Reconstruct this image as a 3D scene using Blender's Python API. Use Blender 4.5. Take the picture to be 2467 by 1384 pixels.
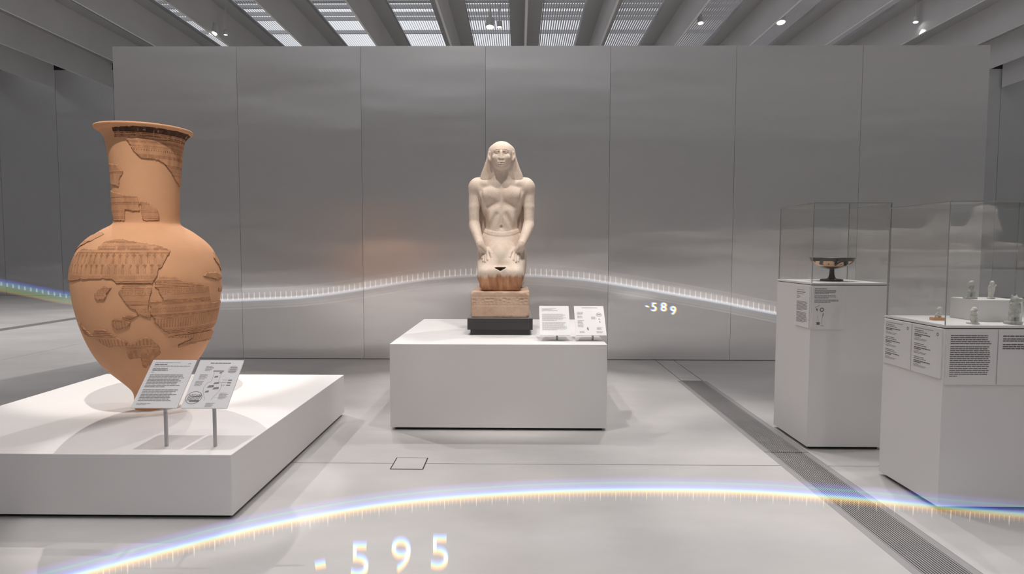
import bpy, bmesh, math, random
import numpy as np
from mathutils import Vector, Matrix
random.seed(7)
rng = np.random.default_rng(7)
sc = bpy.context.scene
for o in list(bpy.data.objects): bpy.data.objects.remove(o)
C = sc.collection
R = math.radians

# ------------------------------------------------------------------ camera, sky, exposure
cd = bpy.data.cameras.new('camera'); cam = bpy.data.objects.new('camera', cd); C.objects.link(cam)
F_PX, PITCH, YAW, ROLL = 1486.0, 0.059, 0.011, 0.002
cd.sensor_fit = 'HORIZONTAL'; cd.sensor_width = 36.0; cd.lens = 36.0 * F_PX / 2467.0
cd.clip_start = 0.05; cd.clip_end = 200
fw = Vector((-math.sin(YAW) * math.cos(PITCH), math.cos(YAW) * math.cos(PITCH), -math.sin(PITCH)))
rt = Vector((math.cos(YAW), math.sin(YAW), 0)); up = rt.cross(fw)
r2 = rt * math.cos(ROLL) + up * math.sin(ROLL); u2 = -rt * math.sin(ROLL) + up * math.cos(ROLL)
cam.matrix_world = Matrix(((r2.x, u2.x, -fw.x, 0), (r2.y, u2.y, -fw.y, 0), (r2.z, u2.z, -fw.z, 1.3), (0, 0, 0, 1)))
sc.camera = cam
world = bpy.data.worlds.new('sky'); sc.world = world; world.use_nodes = True
bg = world.node_tree.nodes['Background']
bg.inputs[0].default_value = (0.93, 0.95, 1.0, 1); bg.inputs[1].default_value = 0.72
vs = sc.view_settings
vs.view_transform = 'Standard'; vs.look = 'None'; vs.gamma = 1.0; vs.use_curve_mapping = False; vs.exposure = 0.32
LAMP_GAIN = 1.0

# ------------------------------------------------------------------ helpers
def s2l(c):
    return tuple(((v / 255.0) / 12.92 if v / 255.0 <= 0.04045 else ((v / 255.0 + 0.055) / 1.055) ** 2.4) for v in c)

def newmat(name):
    m = bpy.data.materials.new(name); m.use_nodes = True
    nt = m.node_tree
    return m, nt, nt.nodes['Principled BSDF']

def link(nt, a, b): nt.links.new(a, b)

def mat(name, col, rough=0.6, metal=0.0, var=0.0, scale=4.0, bump=0.0, bscale=60.0, spec=0.5, stretch=(1, 1, 1)):
    m, nt, p = newmat(name)
    p.inputs['Roughness'].default_value = rough; p.inputs['Metallic'].default_value = metal
    p.inputs['Specular IOR Level'].default_value = spec
    p.inputs['Base Color'].default_value = (*col, 1)
    tc = nt.nodes.new('ShaderNodeTexCoord'); mp = nt.nodes.new('ShaderNodeMapping'); mp.inputs['Scale'].default_value = stretch
    link(nt, tc.outputs['Object'], mp.inputs[0])
    if var > 0:
        n = nt.nodes.new('ShaderNodeTexNoise'); n.inputs['Scale'].default_value = scale; n.inputs['Detail'].default_value = 6
        n.inputs['Roughness'].default_value = 0.6
        link(nt, mp.outputs[0], n.inputs['Vector'])
        r = nt.nodes.new('ShaderNodeValToRGB')
        r.color_ramp.elements[0].position = 0.3; r.color_ramp.elements[1].position = 0.7
        r.color_ramp.elements[0].color = (*[v * (1 - var) for v in col], 1)
        r.color_ramp.elements[1].color = (*[min(1, v * (1 + var)) for v in col], 1)
        link(nt, n.outputs[0], r.inputs[0]); link(nt, r.outputs[0], p.inputs['Base Color'])
    if bump > 0:
        n2 = nt.nodes.new('ShaderNodeTexNoise'); n2.inputs['Scale'].default_value = bscale; n2.inputs['Detail'].default_value = 4
        link(nt, mp.outputs[0], n2.inputs['Vector'])
        b = nt.nodes.new('ShaderNodeBump'); b.inputs['Strength'].default_value = bump; b.inputs['Distance'].default_value = 0.01
        link(nt, n2.outputs[0], b.inputs['Height']); link(nt, b.outputs[0], p.inputs['Normal'])
    return m

def colmat(name, rough=0.7, spec=0.3, bump=0.0, bscale=200):
    """painted decoration: colour stored on the mesh"""
    m, nt, p = newmat(name)
    a = nt.nodes.new('ShaderNodeAttribute'); a.attribute_name = 'Col'
    link(nt, a.outputs['Color'], p.inputs['Base Color'])
    p.inputs['Roughness'].default_value = rough; p.inputs['Specular IOR Level'].default_value = spec
    if bump:
        tc = nt.nodes.new('ShaderNodeTexCoord'); n2 = nt.nodes.new('ShaderNodeTexNoise'); n2.inputs['Scale'].default_value = bscale
        link(nt, tc.outputs['Object'], n2.inputs['Vector'])
        b = nt.nodes.new('ShaderNodeBump'); b.inputs['Strength'].default_value = bump; b.inputs['Distance'].default_value = 0.005
        link(nt, n2.outputs[0], b.inputs['Height']); link(nt, b.outputs[0], p.inputs['Normal'])
    return m

def glowmat(name, strength=1.0):
    """light drawn in the air: emission added over a clear surface"""
    m = bpy.data.materials.new(name); m.use_nodes = True; nt = m.node_tree; nt.nodes.clear()
    out = nt.nodes.new('ShaderNodeOutputMaterial'); add = nt.nodes.new('ShaderNodeAddShader')
    e = nt.nodes.new('ShaderNodeEmission'); t = nt.nodes.new('ShaderNodeBsdfTransparent')
    a = nt.nodes.new('ShaderNodeAttribute'); a.attribute_name = 'Col'
    link(nt, a.outputs['Color'], e.inputs[0]); e.inputs[1].default_value = strength * 0.85
    link(nt, e.outputs[0], add.inputs[0]); link(nt, t.outputs[0], add.inputs[1]); link(nt, add.outputs[0], out.inputs[0])
    return m

def emat(name, col, s):
    m, nt, p = newmat(name)
    p.inputs['Emission Color'].default_value = (*col, 1); p.inputs['Emission Strength'].default_value = s
    return m

def tag(o, label=None, cat=None, group=None, kind=None):
    if label: o['label'] = label
    if cat: o['category'] = cat
    if group: o['group'] = group
    if kind: o['kind'] = kind
    return o

def empty(name, loc=(0, 0, 0), rz=0.0, label=None, cat=None, group=None, kind=None, parent=None):
    o = bpy.data.objects.new(name, None); C.objects.link(o); o.location = loc; o.rotation_euler = (0, 0, rz)
    o.empty_display_size = 0.1
    o.parent = parent
    return tag(o, label, cat, group, kind)

def meshobj(name, me, m, parent=None, loc=(0, 0, 0), rot=(0, 0, 0)):
    o = bpy.data.objects.new(name, me); C.objects.link(o)
    if m is not None and len(me.materials) == 0:
        for x in (m if isinstance(m, (list, tuple)) else [m]): me.materials.append(x)
    o.parent = parent; o.location = loc; o.rotation_euler = rot
    return o

class MB:
    def __init__(s): s.v = []; s.f = []; s.mi = []
    def add(s, vs, fs, mi=0):
        b = len(s.v); s.v += [tuple(q) for q in vs]; s.f += [tuple(b + i for i in q) for q in fs]; s.mi += [mi] * len(fs)
    def box(s, x0, x1, y0, y1, z0, z1, mi=0):
        s.add([(x0, y0, z0), (x1, y0, z0), (x1, y1, z0), (x0, y1, z0), (x0, y0, z1), (x1, y0, z1), (x1, y1, z1), (x0, y1, z1)],
              [(0, 3, 2, 1), (4, 5, 6, 7), (0, 1, 5, 4), (1, 2, 6, 5), (2, 3, 7, 6), (3, 0, 4, 7)], mi)
    def lathe(s, prof, n=48, mi=0, cx=0, cy=0, closed=True):
        vs = []; fs = []
        for r, z in prof:
            for i in range(n):
                a = 2 * math.pi * i / n; vs.append((cx + r * math.sin(a), cy - r * math.cos(a), z))
        for j in range(len(prof) - 1):
            for i in range(n):
                k = (i + 1) % n; fs.append((j * n + i, j * n + k, (j + 1) * n + k, (j + 1) * n + i))
        if closed:
            fs.append(tuple(range(n - 1, -1, -1))); fs.append(tuple((len(prof) - 1) * n + i for i in range(n)))
        s.add(vs, fs, mi)
    def tube(s, a, b, ra, rb=None, n=12, mi=0):
        rb = ra if rb is None else rb
        a = Vector(a); b = Vector(b); d = (b - a).normalized(); u = d.orthogonal().normalized(); w = d.cross(u)
        vs = []
        for c, r in ((a, ra), (b, rb)):
            for i in range(n):
                t = 2 * math.pi * i / n; vs.append(c + (u * math.cos(t) + w * math.sin(t)) * r)
        fs = [(i, (i + 1) % n, n + (i + 1) % n, n + i) for i in range(n)] + [tuple(range(n - 1, -1, -1)), tuple(range(n, 2 * n))]
        s.add(vs, fs, mi)
    def mesh(s, name, smooth=False, bevel=0.0, auto=None):
        me = bpy.data.meshes.new(name); me.from_pydata(s.v, [], s.f); me.update()
        if any(s.mi): me.polygons.foreach_set('material_index', s.mi)
        if bevel:
            bm = bmesh.new(); bm.from_mesh(me)
            bmesh.ops.bevel(bm, geom=list(bm.edges), offset=bevel, segments=2, affect='EDGES', profile=0.5)
            bm.to_mesh(me); bm.free()
        if smooth:
            me.polygons.foreach_set('use_smooth', [True] * len(me.polygons))
            if auto: me.set_sharp_from_angle(angle=R(auto))
        return me
    def build(s, name, m, parent=None, smooth=False, bevel=0.0, auto=None, loc=(0, 0, 0), rot=(0, 0, 0)):
        return meshobj(name, s.mesh(name, smooth, bevel, auto), m, parent, loc, rot)

def setcols(me, cols):
    a = me.color_attributes.new('Col', 'FLOAT_COLOR', 'POINT')
    c = np.ones((len(me.vertices), 4), np.float32); c[:, :3] = cols
    a.data.foreach_set('color', c.ravel())

def vnoise(x, y, seed=0):
    """smooth value noise on arrays"""
    xi = np.floor(x).astype(np.int64); yi = np.floor(y).astype(np.int64); xf = x - xi; yf = y - yi
    def h(a, b):
        n = (a * 374761393 + b * 668265263 + seed * 1442695041) & 0x7fffffff
        n = ((n ^ (n >> 13)) * 1274126177) & 0x7fffffff
        return (n ^ (n >> 16)) % 10007 / 10007.0
    u = xf * xf * (3 - 2 * xf); v = yf * yf * (3 - 2 * yf)
    return (h(xi, yi) * (1 - u) + h(xi + 1, yi) * u) * (1 - v) + (h(xi, yi + 1) * (1 - u) + h(xi + 1, yi + 1) * u) * v

# ---------------- signed distance modelling for carved figures
class Field:
    def __init__(s, lo, hi, h):
        s.lo = np.array(lo, float); s.h = h
        n = [int(math.ceil((hi[i] - lo[i]) / h)) + 1 for i in range(3)]; s.n = n
        s.ax = [lo[i] + h * np.arange(n[i]) for i in range(3)]
        s.D = np.full(n, 0.3, np.float32)
    def sl(s, lo, hi, m):
        r = []
        for i in range(3):
            a = int(max(0, math.floor((lo[i] - m - s.lo[i]) / s.h))); b = int(min(s.n[i], math.ceil((hi[i] + m - s.lo[i]) / s.h) + 1))
            r.append(slice(a, max(a, b)))
        return tuple(r)
    def grid(s, sl):
        return np.meshgrid(s.ax[0][sl[0]], s.ax[1][sl[1]], s.ax[2][sl[2]], indexing='ij', sparse=True)
    def op(s, lo, hi, fn, k=0.02, sub=False):
        sl = s.sl(lo, hi, k + 3 * s.h + 0.01)
        if any(q.stop <= q.start for q in sl): return
        x, y, z = s.grid(sl); d = fn(x, y, z).astype(np.float32); A = s.D[sl]
        if sub:
            d = -d; h = np.maximum(k - np.abs(A - d), 0) / k; s.D[sl] = np.maximum(A, d) + h * h * k * 0.25
        else:
            h = np.maximum(k - np.abs(A - d), 0) / k; s.D[sl] = np.minimum(A, d) - h * h * k * 0.25
    def ell(s, c, r, k=0.02, sub=False):
        def fn(x, y, z):
            q = np.sqrt(((x - c[0]) / r[0]) ** 2 + ((y - c[1]) / r[1]) ** 2 + ((z - c[2]) / r[2]) ** 2)
            g = np.sqrt(((x - c[0]) / r[0] ** 2) ** 2 + ((y - c[1]) / r[1] ** 2) ** 2 + ((z - c[2]) / r[2] ** 2) ** 2) + 1e-6
            return q * (q - 1) / g
        s.op([c[i] - r[i] for i in range(3)], [c[i] + r[i] for i in range(3)], fn, k, sub)
    def cap(s, a, b, ra, rb=None, k=0.02, sub=False):
        rb = ra if rb is None else rb; m = max(ra, rb)
        ab = [b[i] - a[i] for i in range(3)]; L = sum(v * v for v in ab) + 1e-12
        def fn(x, y, z):
            t = np.clip(((x - a[0]) * ab[0] + (y - a[1]) * ab[1] + (z - a[2]) * ab[2]) / L, 0, 1)
            return np.sqrt((x - a[0] - t * ab[0]) ** 2 + (y - a[1] - t * ab[1]) ** 2 + (z - a[2] - t * ab[2]) ** 2) - (ra + (rb - ra) * t)
        s.op([min(a[i], b[i]) - m for i in range(3)], [max(a[i], b[i]) + m for i in range(3)], fn, k, sub)
    def box(s, lo, hi, rad=0.01, k=0.01, sub=False):
        c = [(lo[i] + hi[i]) / 2 for i in range(3)]; e = [(hi[i] - lo[i]) / 2 - rad for i in range(3)]
        def fn(x, y, z):
            qx = np.abs(x - c[0]) - e[0]; qy = np.abs(y - c[1]) - e[1]; qz = np.abs(z - c[2]) - e[2]
            return np.sqrt(np.maximum(qx, 0) ** 2 + np.maximum(qy, 0) ** 2 + np.maximum(qz, 0) ** 2) + np.minimum(np.maximum(qx, np.maximum(qy, qz)), 0) - rad
        s.op(lo, hi, fn, k, sub)
    def mesh(s, name):
        D = s.D; h = s.h; S = D < 0
        co = [(0, 0, 0), (1, 0, 0), (0, 1, 0), (1, 1, 0), (0, 0, 1), (1, 0, 1), (0, 1, 1), (1, 1, 1)]
        n = [q - 1 for q in s.n]
        cnt = np.zeros(n, np.int8)
        for c in co: cnt += S[c[0]:c[0] + n[0], c[1]:c[1] + n[1], c[2]:c[2] + n[2]]
        ii, jj, kk = np.nonzero((cnt > 0) & (cnt < 8))
        idx = np.full(n, -1, np.int64); idx[ii, jj, kk] = np.arange(len(ii))
        P = np.zeros((len(ii), 3)); N = np.zeros(len(ii))
        for a in range(8):
            for b in range(a + 1, 8):
                ca, cb = co[a], co[b]
                if sum(abs(ca[q] - cb[q]) for q in range(3)) != 1: continue
                fa = D[ii + ca[0], jj + ca[1], kk + ca[2]]; fb = D[ii + cb[0], jj + cb[1], kk + cb[2]]
                x = (fa < 0) != (fb < 0); t = np.where(x, fa / np.where(x, fa - fb, 1), 0)
                for q in range(3): P[:, q] += np.where(x, ca[q] + t * (cb[q] - ca[q]), 0)
                N += x
        P = P / N[:, None] + np.stack([ii, jj, kk], 1); P = P * h + s.lo
        F = []
        for axq in range(3):
            sa = [slice(0, q) for q in s.n]; sb = [slice(0, q) for q in s.n]
            sa[axq] = slice(0, s.n[axq] - 1); sb[axq] = slice(1, s.n[axq])
            A = S[tuple(sa)]; B = S[tuple(sb)]
            e = np.argwhere(A != B); o1, o2 = [(1, 2), (2, 0), (0, 1)][axq]
            ok = (e[:, o1] > 0) & (e[:, o2] > 0) & (e[:, o1] < s.n[o1] - 1) & (e[:, o2] < s.n[o2] - 1); e = e[ok]
            fl = A[e[:, 0], e[:, 1], e[:, 2]]
            def cell(d1, d2):
                q = e.copy(); q[:, o1] -= d1; q[:, o2] -= d2; return idx[q[:, 0], q[:, 1], q[:, 2]]
            Q = np.stack([cell(1, 1), cell(0, 1), cell(0, 0), cell(1, 0)], 1)
            Q[~fl] = Q[~fl][:, ::-1]; F.append(Q)
        F = np.concatenate(F)
        me = bpy.data.meshes.new(name)
        me.vertices.add(len(P)); me.vertices.foreach_set('co', P.astype(np.float32).ravel())
        me.loops.add(len(F) * 4); me.loops.foreach_set('vertex_index', F.astype(np.int32).ravel())
        me.polygons.add(len(F)); me.polygons.foreach_set('loop_start', np.arange(0, len(F) * 4, 4, dtype=np.int32))
        me.update(calc_edges=True); me.validate()
        me.polygons.foreach_set('use_smooth', [True] * len(me.polygons))
        return me

# ------------------------------------------------------------------ materials
def metal_wall(name, base, rough, wav):
    m, nt, p = newmat(name)
    p.inputs['Metallic'].default_value = 0.80; p.inputs['Roughness'].default_value = rough
    p.inputs['Anisotropic'].default_value = 0.9
    tan = nt.nodes.new('ShaderNodeCombineXYZ'); tan.inputs[0].default_value = 1.0
    link(nt, tan.outputs[0], p.inputs['Tangent'])
    tc = nt.nodes.new('ShaderNodeTexCoord'); oi = nt.nodes.new('ShaderNodeObjectInfo')
    mp = nt.nodes.new('ShaderNodeMapping'); mp.inputs['Scale'].default_value = (0.26, 0.26, 1.5)
    sh = nt.nodes.new('ShaderNodeVectorMath'); sh.operation = 'MULTIPLY_ADD'
    link(nt, tc.outputs['Object'], mp.inputs[0])
    cv = nt.nodes.new('ShaderNodeCombineXYZ'); link(nt, oi.outputs['Random'], cv.inputs[1])
    sh.inputs[1].default_value = (1, 6, 1); link(nt, cv.outputs[0], sh.inputs[0]); link(nt, mp.outputs[0], sh.inputs[2])
    n = nt.nodes.new('ShaderNodeTexNoise'); n.inputs['Scale'].default_value = 1.0; n.inputs['Detail'].default_value = 2.5
    n.inputs['Roughness'].default_value = 0.35; link(nt, sh.outputs[0], n.inputs['Vector'])
    b = nt.nodes.new('ShaderNodeBump'); b.inputs['Strength'].default_value = 1.0; b.inputs['Distance'].default_value = wav
    link(nt, n.outputs[0], b.inputs['Height']); link(nt, b.outputs[0], p.inputs['Normal'])
    # fine vertical grain in tone
    m2 = nt.nodes.new('ShaderNodeMapping'); m2.inputs['Scale'].default_value = (220, 220, 1.2); link(nt, tc.outputs['Object'], m2.inputs[0])
    n2 = nt.nodes.new('ShaderNodeTexNoise'); n2.inputs['Scale'].default_value = 1.0; n2.inputs['Detail'].default_value = 2; link(nt, m2.outputs[0], n2.inputs['Vector'])
    r = nt.nodes.new('ShaderNodeValToRGB'); r.color_ramp.elements[0].color = (*[v * 0.96 for v in base], 1); r.color_ramp.elements[1].color = (*[v * 1.04 for v in base], 1)
    link(nt, n2.outputs[0], r.inputs[0]); link(nt, r.outputs[0], p.inputs['Base Color'])
    return m

M = {}
M['alu'] = metal_wall('brushed_aluminium', (0.95, 0.935, 0.925), 0.25, 0.028)
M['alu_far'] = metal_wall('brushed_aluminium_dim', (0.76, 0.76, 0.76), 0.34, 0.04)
M['dark'] = mat('dark_gap', s2l((45, 42, 42)), 0.9)
M['concrete'] = mat('polished_concrete', (0.50, 0.485, 0.475), 0.33, var=0.13, scale=1.1, spec=0.45, stretch=(0.7, 1.3, 1))
M['ceil'] = mat('grey_painted_metal', (0.58, 0.575, 0.57), 0.7, var=0.04, scale=0.8)
M['flange'] = mat('dark_grey_flange', (0.33, 0.33, 0.33), 0.75, var=0.04, scale=0.8)
M['slat'] = mat('louvre_metal', (0.45, 0.45, 0.46), 0.6)
M['white'] = mat('white_painted_board', (0.74, 0.72, 0.71), 0.55, var=0.012, scale=2.0, spec=0.35)
M['board'] = mat('white_text_board', (0.74, 0.73, 0.73), 0.5, spec=0.3)
M['print'] = mat('grey_print', s2l((138, 134, 134)), 0.8)
M['print_dark'] = mat('dark_print', s2l((112, 108, 108)), 0.8)
M['print_light'] = mat('light_print', s2l((165, 161, 160)), 0.8)
M['post'] = mat('steel_post', (0.5, 0.49, 0.49), 0.45, metal=0.2)
M['black'] = mat('black_mount', s2l((62, 61, 61)), 0.55, var=0.03)
M['grate'] = mat('grate_steel', (0.40, 0.39, 0.385), 0.42, metal=0.5, var=0.05, scale=3)
M['rail'] = mat('grate_rail', (0.33, 0.32, 0.32), 0.5, metal=0.2, var=0.05, scale=3)
M['lamp'] = mat('lamp_housing', (0.55, 0.55, 0.55), 0.45)
M['lens'] = emat('lamp_lens', (1.0, 0.98, 0.95), 14.0)
M['wire'] = mat('lamp_cable', (0.25, 0.25, 0.25), 0.6)
M['glow'] = glowmat('projected_light', 1.0)

def glassmat():
    m = bpy.data.materials.new('case_glass'); m.use_nodes = True; nt = m.node_tree; nt.nodes.clear()
    out = nt.nodes.new('ShaderNodeOutputMaterial'); mx = nt.nodes.new('ShaderNodeMixShader'); fr = nt.nodes.new('ShaderNodeFresnel')
    ge = nt.nodes.new('ShaderNodeNewGeometry'); mi = nt.nodes.new('ShaderNodeMix'); mi.inputs[2].default_value = 1.5; mi.inputs[3].default_value = 1 / 1.5
    link(nt, ge.outputs['Backfacing'], mi.inputs[0]); link(nt, mi.outputs[0], fr.inputs[0])
    t = nt.nodes.new('ShaderNodeBsdfTransparent'); t.inputs[0].default_value = (0.985, 0.99, 0.985, 1)
    g = nt.nodes.new('ShaderNodeBsdfGlossy'); g.inputs['Roughness'].default_value = 0.0
    link(nt, fr.outputs[0], mx.inputs[0]); link(nt, t.outputs[0], mx.inputs[1]); link(nt, g.outputs[0], mx.inputs[2]); link(nt, mx.outputs[0], out.inputs[0])
    return m
M['glass'] = glassmat()
M['glass_edge'] = mat('glass_edge', s2l((150, 151, 149)), 0.25)

# ------------------------------------------------------------------ the room
XL, XR, YF, YB = -21.0, 21.0, -9.0, 17.2
b = MB(); b.box(XL, XR, YF, YB, -0.12, -0.05)
floor = b.build('floor', M['dark']); tag(floor, kind='structure')
G0, G1, GE = 1.591, 1.878, 6.135                      # floor grate channel
HG0, HG1 = -8.55, -8.25
xcols = [(XL, -13.9), (-13.9, HG0), (HG1, -6.08), (-6.08, G0), (G1, 9.4), (9.4, XR)]
yrows = [(YF, -4.2), (-4.2, 3.69), (3.69, 11.4), (11.4, YB)]
J = 0.0035
for x0, x1 in xcols:
    for y0, y1 in yrows:
        b = MB(); b.box(x0 + (J if x0 not in (HG1, G1) else 0), x1 - (J if x1 not in (HG0, G0) else 0), y0 + J, y1 - J, -0.05, 0.0); b.build('slab', M['concrete'], floor)
b = MB(); b.box(1.636, 1.842, GE + 0.012, 7.3, -0.05, 0.0); b.build('slab', M['concrete'], floor)
for a, c in ((G0, 1.628), (1.850, G1)):
    b = MB(); b.box(a, c, GE, 7.3, -0.05, 0.0); b.build('slab', M['concrete'], floor)
b = MB(); b.box(G0, G1, 7.31, YB, -0.05, 0.0); b.build('slab', M['concrete'], floor)
# small square access cover straddling the joint
hb = MB(); hb.box(-0.764, -0.564, 3.586, 3.792, 0.0, 0.0009)
hatch_seal = hb.build('cover_seal', M['dark'], floor)
hb = MB(); hb.box(-0.757, -0.571, 3.593, 3.785, 0.0, 0.0018); hb.build('access_cover', M['concrete'], floor)

def make_grate(y0, y1, xa, xb, label, fine=True):
    L = y1 - y0; w = xb - xa
    t = empty('floor_grate', (xa, y0, 0), label=label, cat='floor grate', group='steel floor grates')
    rw = 0.042
    for a in (0.001, w - rw):
        b = MB(); b.box(a, a + rw - 0.001, 0.002, L - 0.002, -0.03, -0.0005); b.build('rail', M['rail'], t)
    n = 16; pit = (w - 2 * rw) / n; bw = pit * 0.58
    if fine:
        b = MB(); b.box(0, bw, 0.004, L - 0.004, -0.03, -0.001); me = b.mesh('bar')
        for i in range(n): meshobj('bar', me, M['grate'], t, (rw + i * pit + pit * 0.21, 0, 0))
        b = MB(); b.box(rw, w - rw, L - 0.012, L - 0.004, -0.025, -0.001); b.build('end_strip', M['grate'], t)
    else:
        b = MB()
        for i in range(n): b.box(rw + i * pit + pit * 0.21, rw + i * pit + pit * 0.21 + bw, 0.004, L - 0.004, -0.03, -0.001)
        tag(b.build('bars', M['grate'], t), kind='stuff')
    return t
make_grate(3.945, GE, G0, G1, 'far section of the long steel floor grate, ending before the metal wall')
make_grate(1.755, 3.943, G0, G1, 'near section of the long steel floor grate, crossed by the rainbow band')
make_grate(-0.435, 1.753, G0, G1, 'steel floor grate section at the bottom edge, continuing toward the viewer')
for i in range(3):
    make_grate(4.0 + 4.4 * i, 8.398 + 4.4 * i, HG0, HG1, ('nearest section of the grate strip left of the big vase', 'middle section of the dark grate strip left of the big vase', 'farthest section of the grate strip left of the big vase')[i], False)

# partition of brushed aluminium panels
PY, PH, PXL, PXR = 7.301, 3.671, -4.754, 5.416
b = MB(); b.box(PXL + 0.01, PXR - 0.01, PY + 0.012, PY + 0.40, 0, PH - 0.002)
wallc = b.build('wall_center', M['dark']); tag(wallc, kind='structure')
pw = (PXR - PXL) / 7
b = MB(); b.box(0.0015, pw - 0.0015, 0, 0.012, 0.006, PH); pm = b.mesh('panel')
for i in range(7): meshobj('panel', pm, M['alu'], wallc, (PXL + i * pw, PY, 0))
for xa in (PXL, PXR - 0.01):
    b = MB(); b.box(xa, xa + 0.01, PY + 0.013, PY + 0.40, 0.006, PH); b.build('end_panel', M['alu'], wallc)
# outer walls, panelled on the beam spacing
S, FX0, FIN_B, FLG, FW = 1.62, 0.132, 5.75, 6.42, 0.35
b = MB(); b.box(XL, XR, YB + 0.02, YB + 0.2, 0, 6.25); wallb = b.build('wall_back', M['dark']); tag(wallb, kind='structure')
b = MB(); b.box(0.0035, S - 0.0035, 0, 0.02, 0.02, 6.25); pm2 = b.mesh('panel')
k0 = int(math.ceil((XL - FX0) / S)); k1 = int(math.floor((XR - FX0) / S))
for k in range(k0, k1): meshobj('panel', pm2, M['alu_far'], wallb, (FX0 + k * S, YB, 0))
b = MB(); b.box(XL, XR, YB, YB + 0.2, 6.28, 6.58); b.build('shade_box', M['dark'], wallb)  # solid dark box standing in for the shaded void above the panels
for nm, x in (('wall_left', XL), ('wall_right', XR)):
    s_ = 1 if x < 0 else -1
    b = MB(); b.box(min(x, x - 0.2 * s_), max(x, x - 0.2 * s_), YF, YB + 0.2, 0, 7.2); tag(b.build(nm, M['alu_far']), kind='structure')
b = MB(); b.box(XL, XR, YF - 0.2, YF, 0, 7.2); tag(b.build('wall_front', M['alu_far']), kind='structure')

# ceiling: deep thin beams running away from the viewer, slotted skylights with louvres between
ceil = empty('ceiling', (0, 0, 0), kind='structure')
b = MB(); L0, L1 = YF, YB - 0.05
b.box(-0.022, 0.022, L0, L1, FIN_B, FLG); b.box(-FW, FW, L0, L1, FLG, FLG + 0.10, 1)
bm_me = b.mesh('beam')
for k in range(k0 - 1, k1 + 2):
    x = FX0 + k * S
    if XL < x < XR: meshobj('beam', bm_me, [M['ceil'], M['flange']], ceil, (x, 0, 0))
sw = S - 2 * FW; ns = 17; b = MB()
for i in range(ns):
    xc = FW + (i + 0.5) * sw / ns; dx, dz = 0.0095, 0.015
    b.add([(xc + dx, L0, FLG + 0.06), (xc + dx, L1, FLG + 0.06), (xc - dx, L1, FLG + 0.06 + 2 * dz), (xc - dx, L0, FLG + 0.06 + 2 * dz),
           (xc + dx + 0.006, L0, FLG + 0.06), (xc + dx + 0.006, L1, FLG + 0.06), (xc - dx + 0.006, L1, FLG + 0.06 + 2 * dz), (xc - dx + 0.006, L0, FLG + 0.06 + 2 * dz)],
          [(0, 3, 2, 1), (4, 5, 6, 7), (0, 1, 5, 4), (2, 3, 7, 6), (1, 2, 6, 5), (0, 4, 7, 3)])
lv = b.mesh('louvre_screen')
for k in range(k0 - 1, k1 + 1):
    o = meshobj('louvre_screen', lv, M['slat'], ceil, (FX0 + k * S, 0, 0)); o['kind'] = 'stuff'
for base in (13.0, 9.0, 5.0, 1.0, -3.0, -7.0, 17.0):
    for a, w, z in ((0.52, 0.14, 6.64), (0.86, 0.05, 6.62), (1.28, 0.03, 6.62), (1.58, 0.03, 6.62), (2.50, 0.05, 6.64)):
        if YF < base + a < YB - 0.3:
            b = MB(); b.box(XL, XR, base + a, base + a + w, z, z + 0.08); b.build('purlin', M['slat'], ceil)

# ------------------------------------------------------------------ lamps
lens_me = {}
def lamp(loc, target=None, power=300, angle=60, dia=0.16, col=(1.0, 0.955, 0.94), label=None, group='track spotlights under the ceiling', blend=0.35, rad=0.05):
    t = empty('spotlight', loc, label=label or 'white cylinder spotlight hung high under the roof outside the view', cat='spotlight', group=group)
    d = Vector(target) - Vector(loc) if target else Vector((0, 0, -1))
    d.normalize(); q = d.to_track_quat('-Z', 'Y').to_euler()
    r = dia / 2; h = dia * 1.15
    b = MB(); b.lathe([(r * 0.8, h), (r, h * 0.93), (r, 0.0), (r * 0.9, 0.0), (r * 0.88, 0.014)], 28, closed=False)
    n = 28; b.add([(r * 0.8 * math.sin(2 * math.pi * i / n), -r * 0.8 * math.cos(2 * math.pi * i / n), h) for i in range(n)], [tuple(range(n))])
    b.build('housing', M['lamp'], t, smooth=True, auto=40, rot=q)
    b = MB(); b.add([(r * 0.9 * math.sin(2 * math.pi * i / n), -r * 0.9 * math.cos(2 * math.pi * i / n), 0.010) for i in range(n)], [tuple(range(n - 1, -1, -1))])
    b.build('lens', M['lens'], t, rot=q)
    b = MB(); b.tube((0, 0, h * 0.8), (0, 0, FLG - loc[2]), 0.012, n=8); b.box(-r * 0.35, r * 0.35, -r * 0.35, r * 0.35, h * 0.95, h * 1.2); b.build('stem', M['lamp'], t)
    if power:
        ld = bpy.data.lights.new('spot', 'SPOT'); ld.energy = power * LAMP_GAIN; ld.spot_size = R(angle); ld.spot_blend = blend; ld.color = col; ld.shadow_soft_size = rad
        lo = bpy.data.objects.new('spot_beam', ld); C.objects.link(lo); lo.parent = t; lo.location = d * 0.03; lo.rotation_euler = q
    return t

def strip_x(x):                                            # centre of the nearest skylight slot edge for a lamp stem
    k = round((x - FX0) / S); return FX0 + k * S
V = 'spotlight in view above the metal wall'
lamp((-6.35, 13.0, 5.78), (-6.35, 11.5, 0), 420, 80, 0.17, label='leftmost white spotlight above the metal wall, larger of its pair', group='spotlights seen above the metal wall')
lamp((-6.18, 13.2, 5.82), None, 0, 80, 0.08, label='tiny spotlight just right of the leftmost large spotlight', group='spotlights seen above the metal wall')
lamp((-0.61, 13.0, 5.90), (-0.6, 11.6, 0), 420, 80, 0.17, label='larger spotlight of the pair above the kneeling statue', group='spotlights seen above the metal wall')
lamp((-0.42, 13.2, 5.97), None, 0, 80, 0.105, label='smaller spotlight of the pair above the kneeling statue', group='spotlights seen above the metal wall')
lamp((3.72, 13.0, 5.97), (3.7, 11.5, 0), 160, 80, 0.12, label='small spotlight above the wall between the statue and the cup case', group='spotlights seen above the metal wall')
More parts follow.
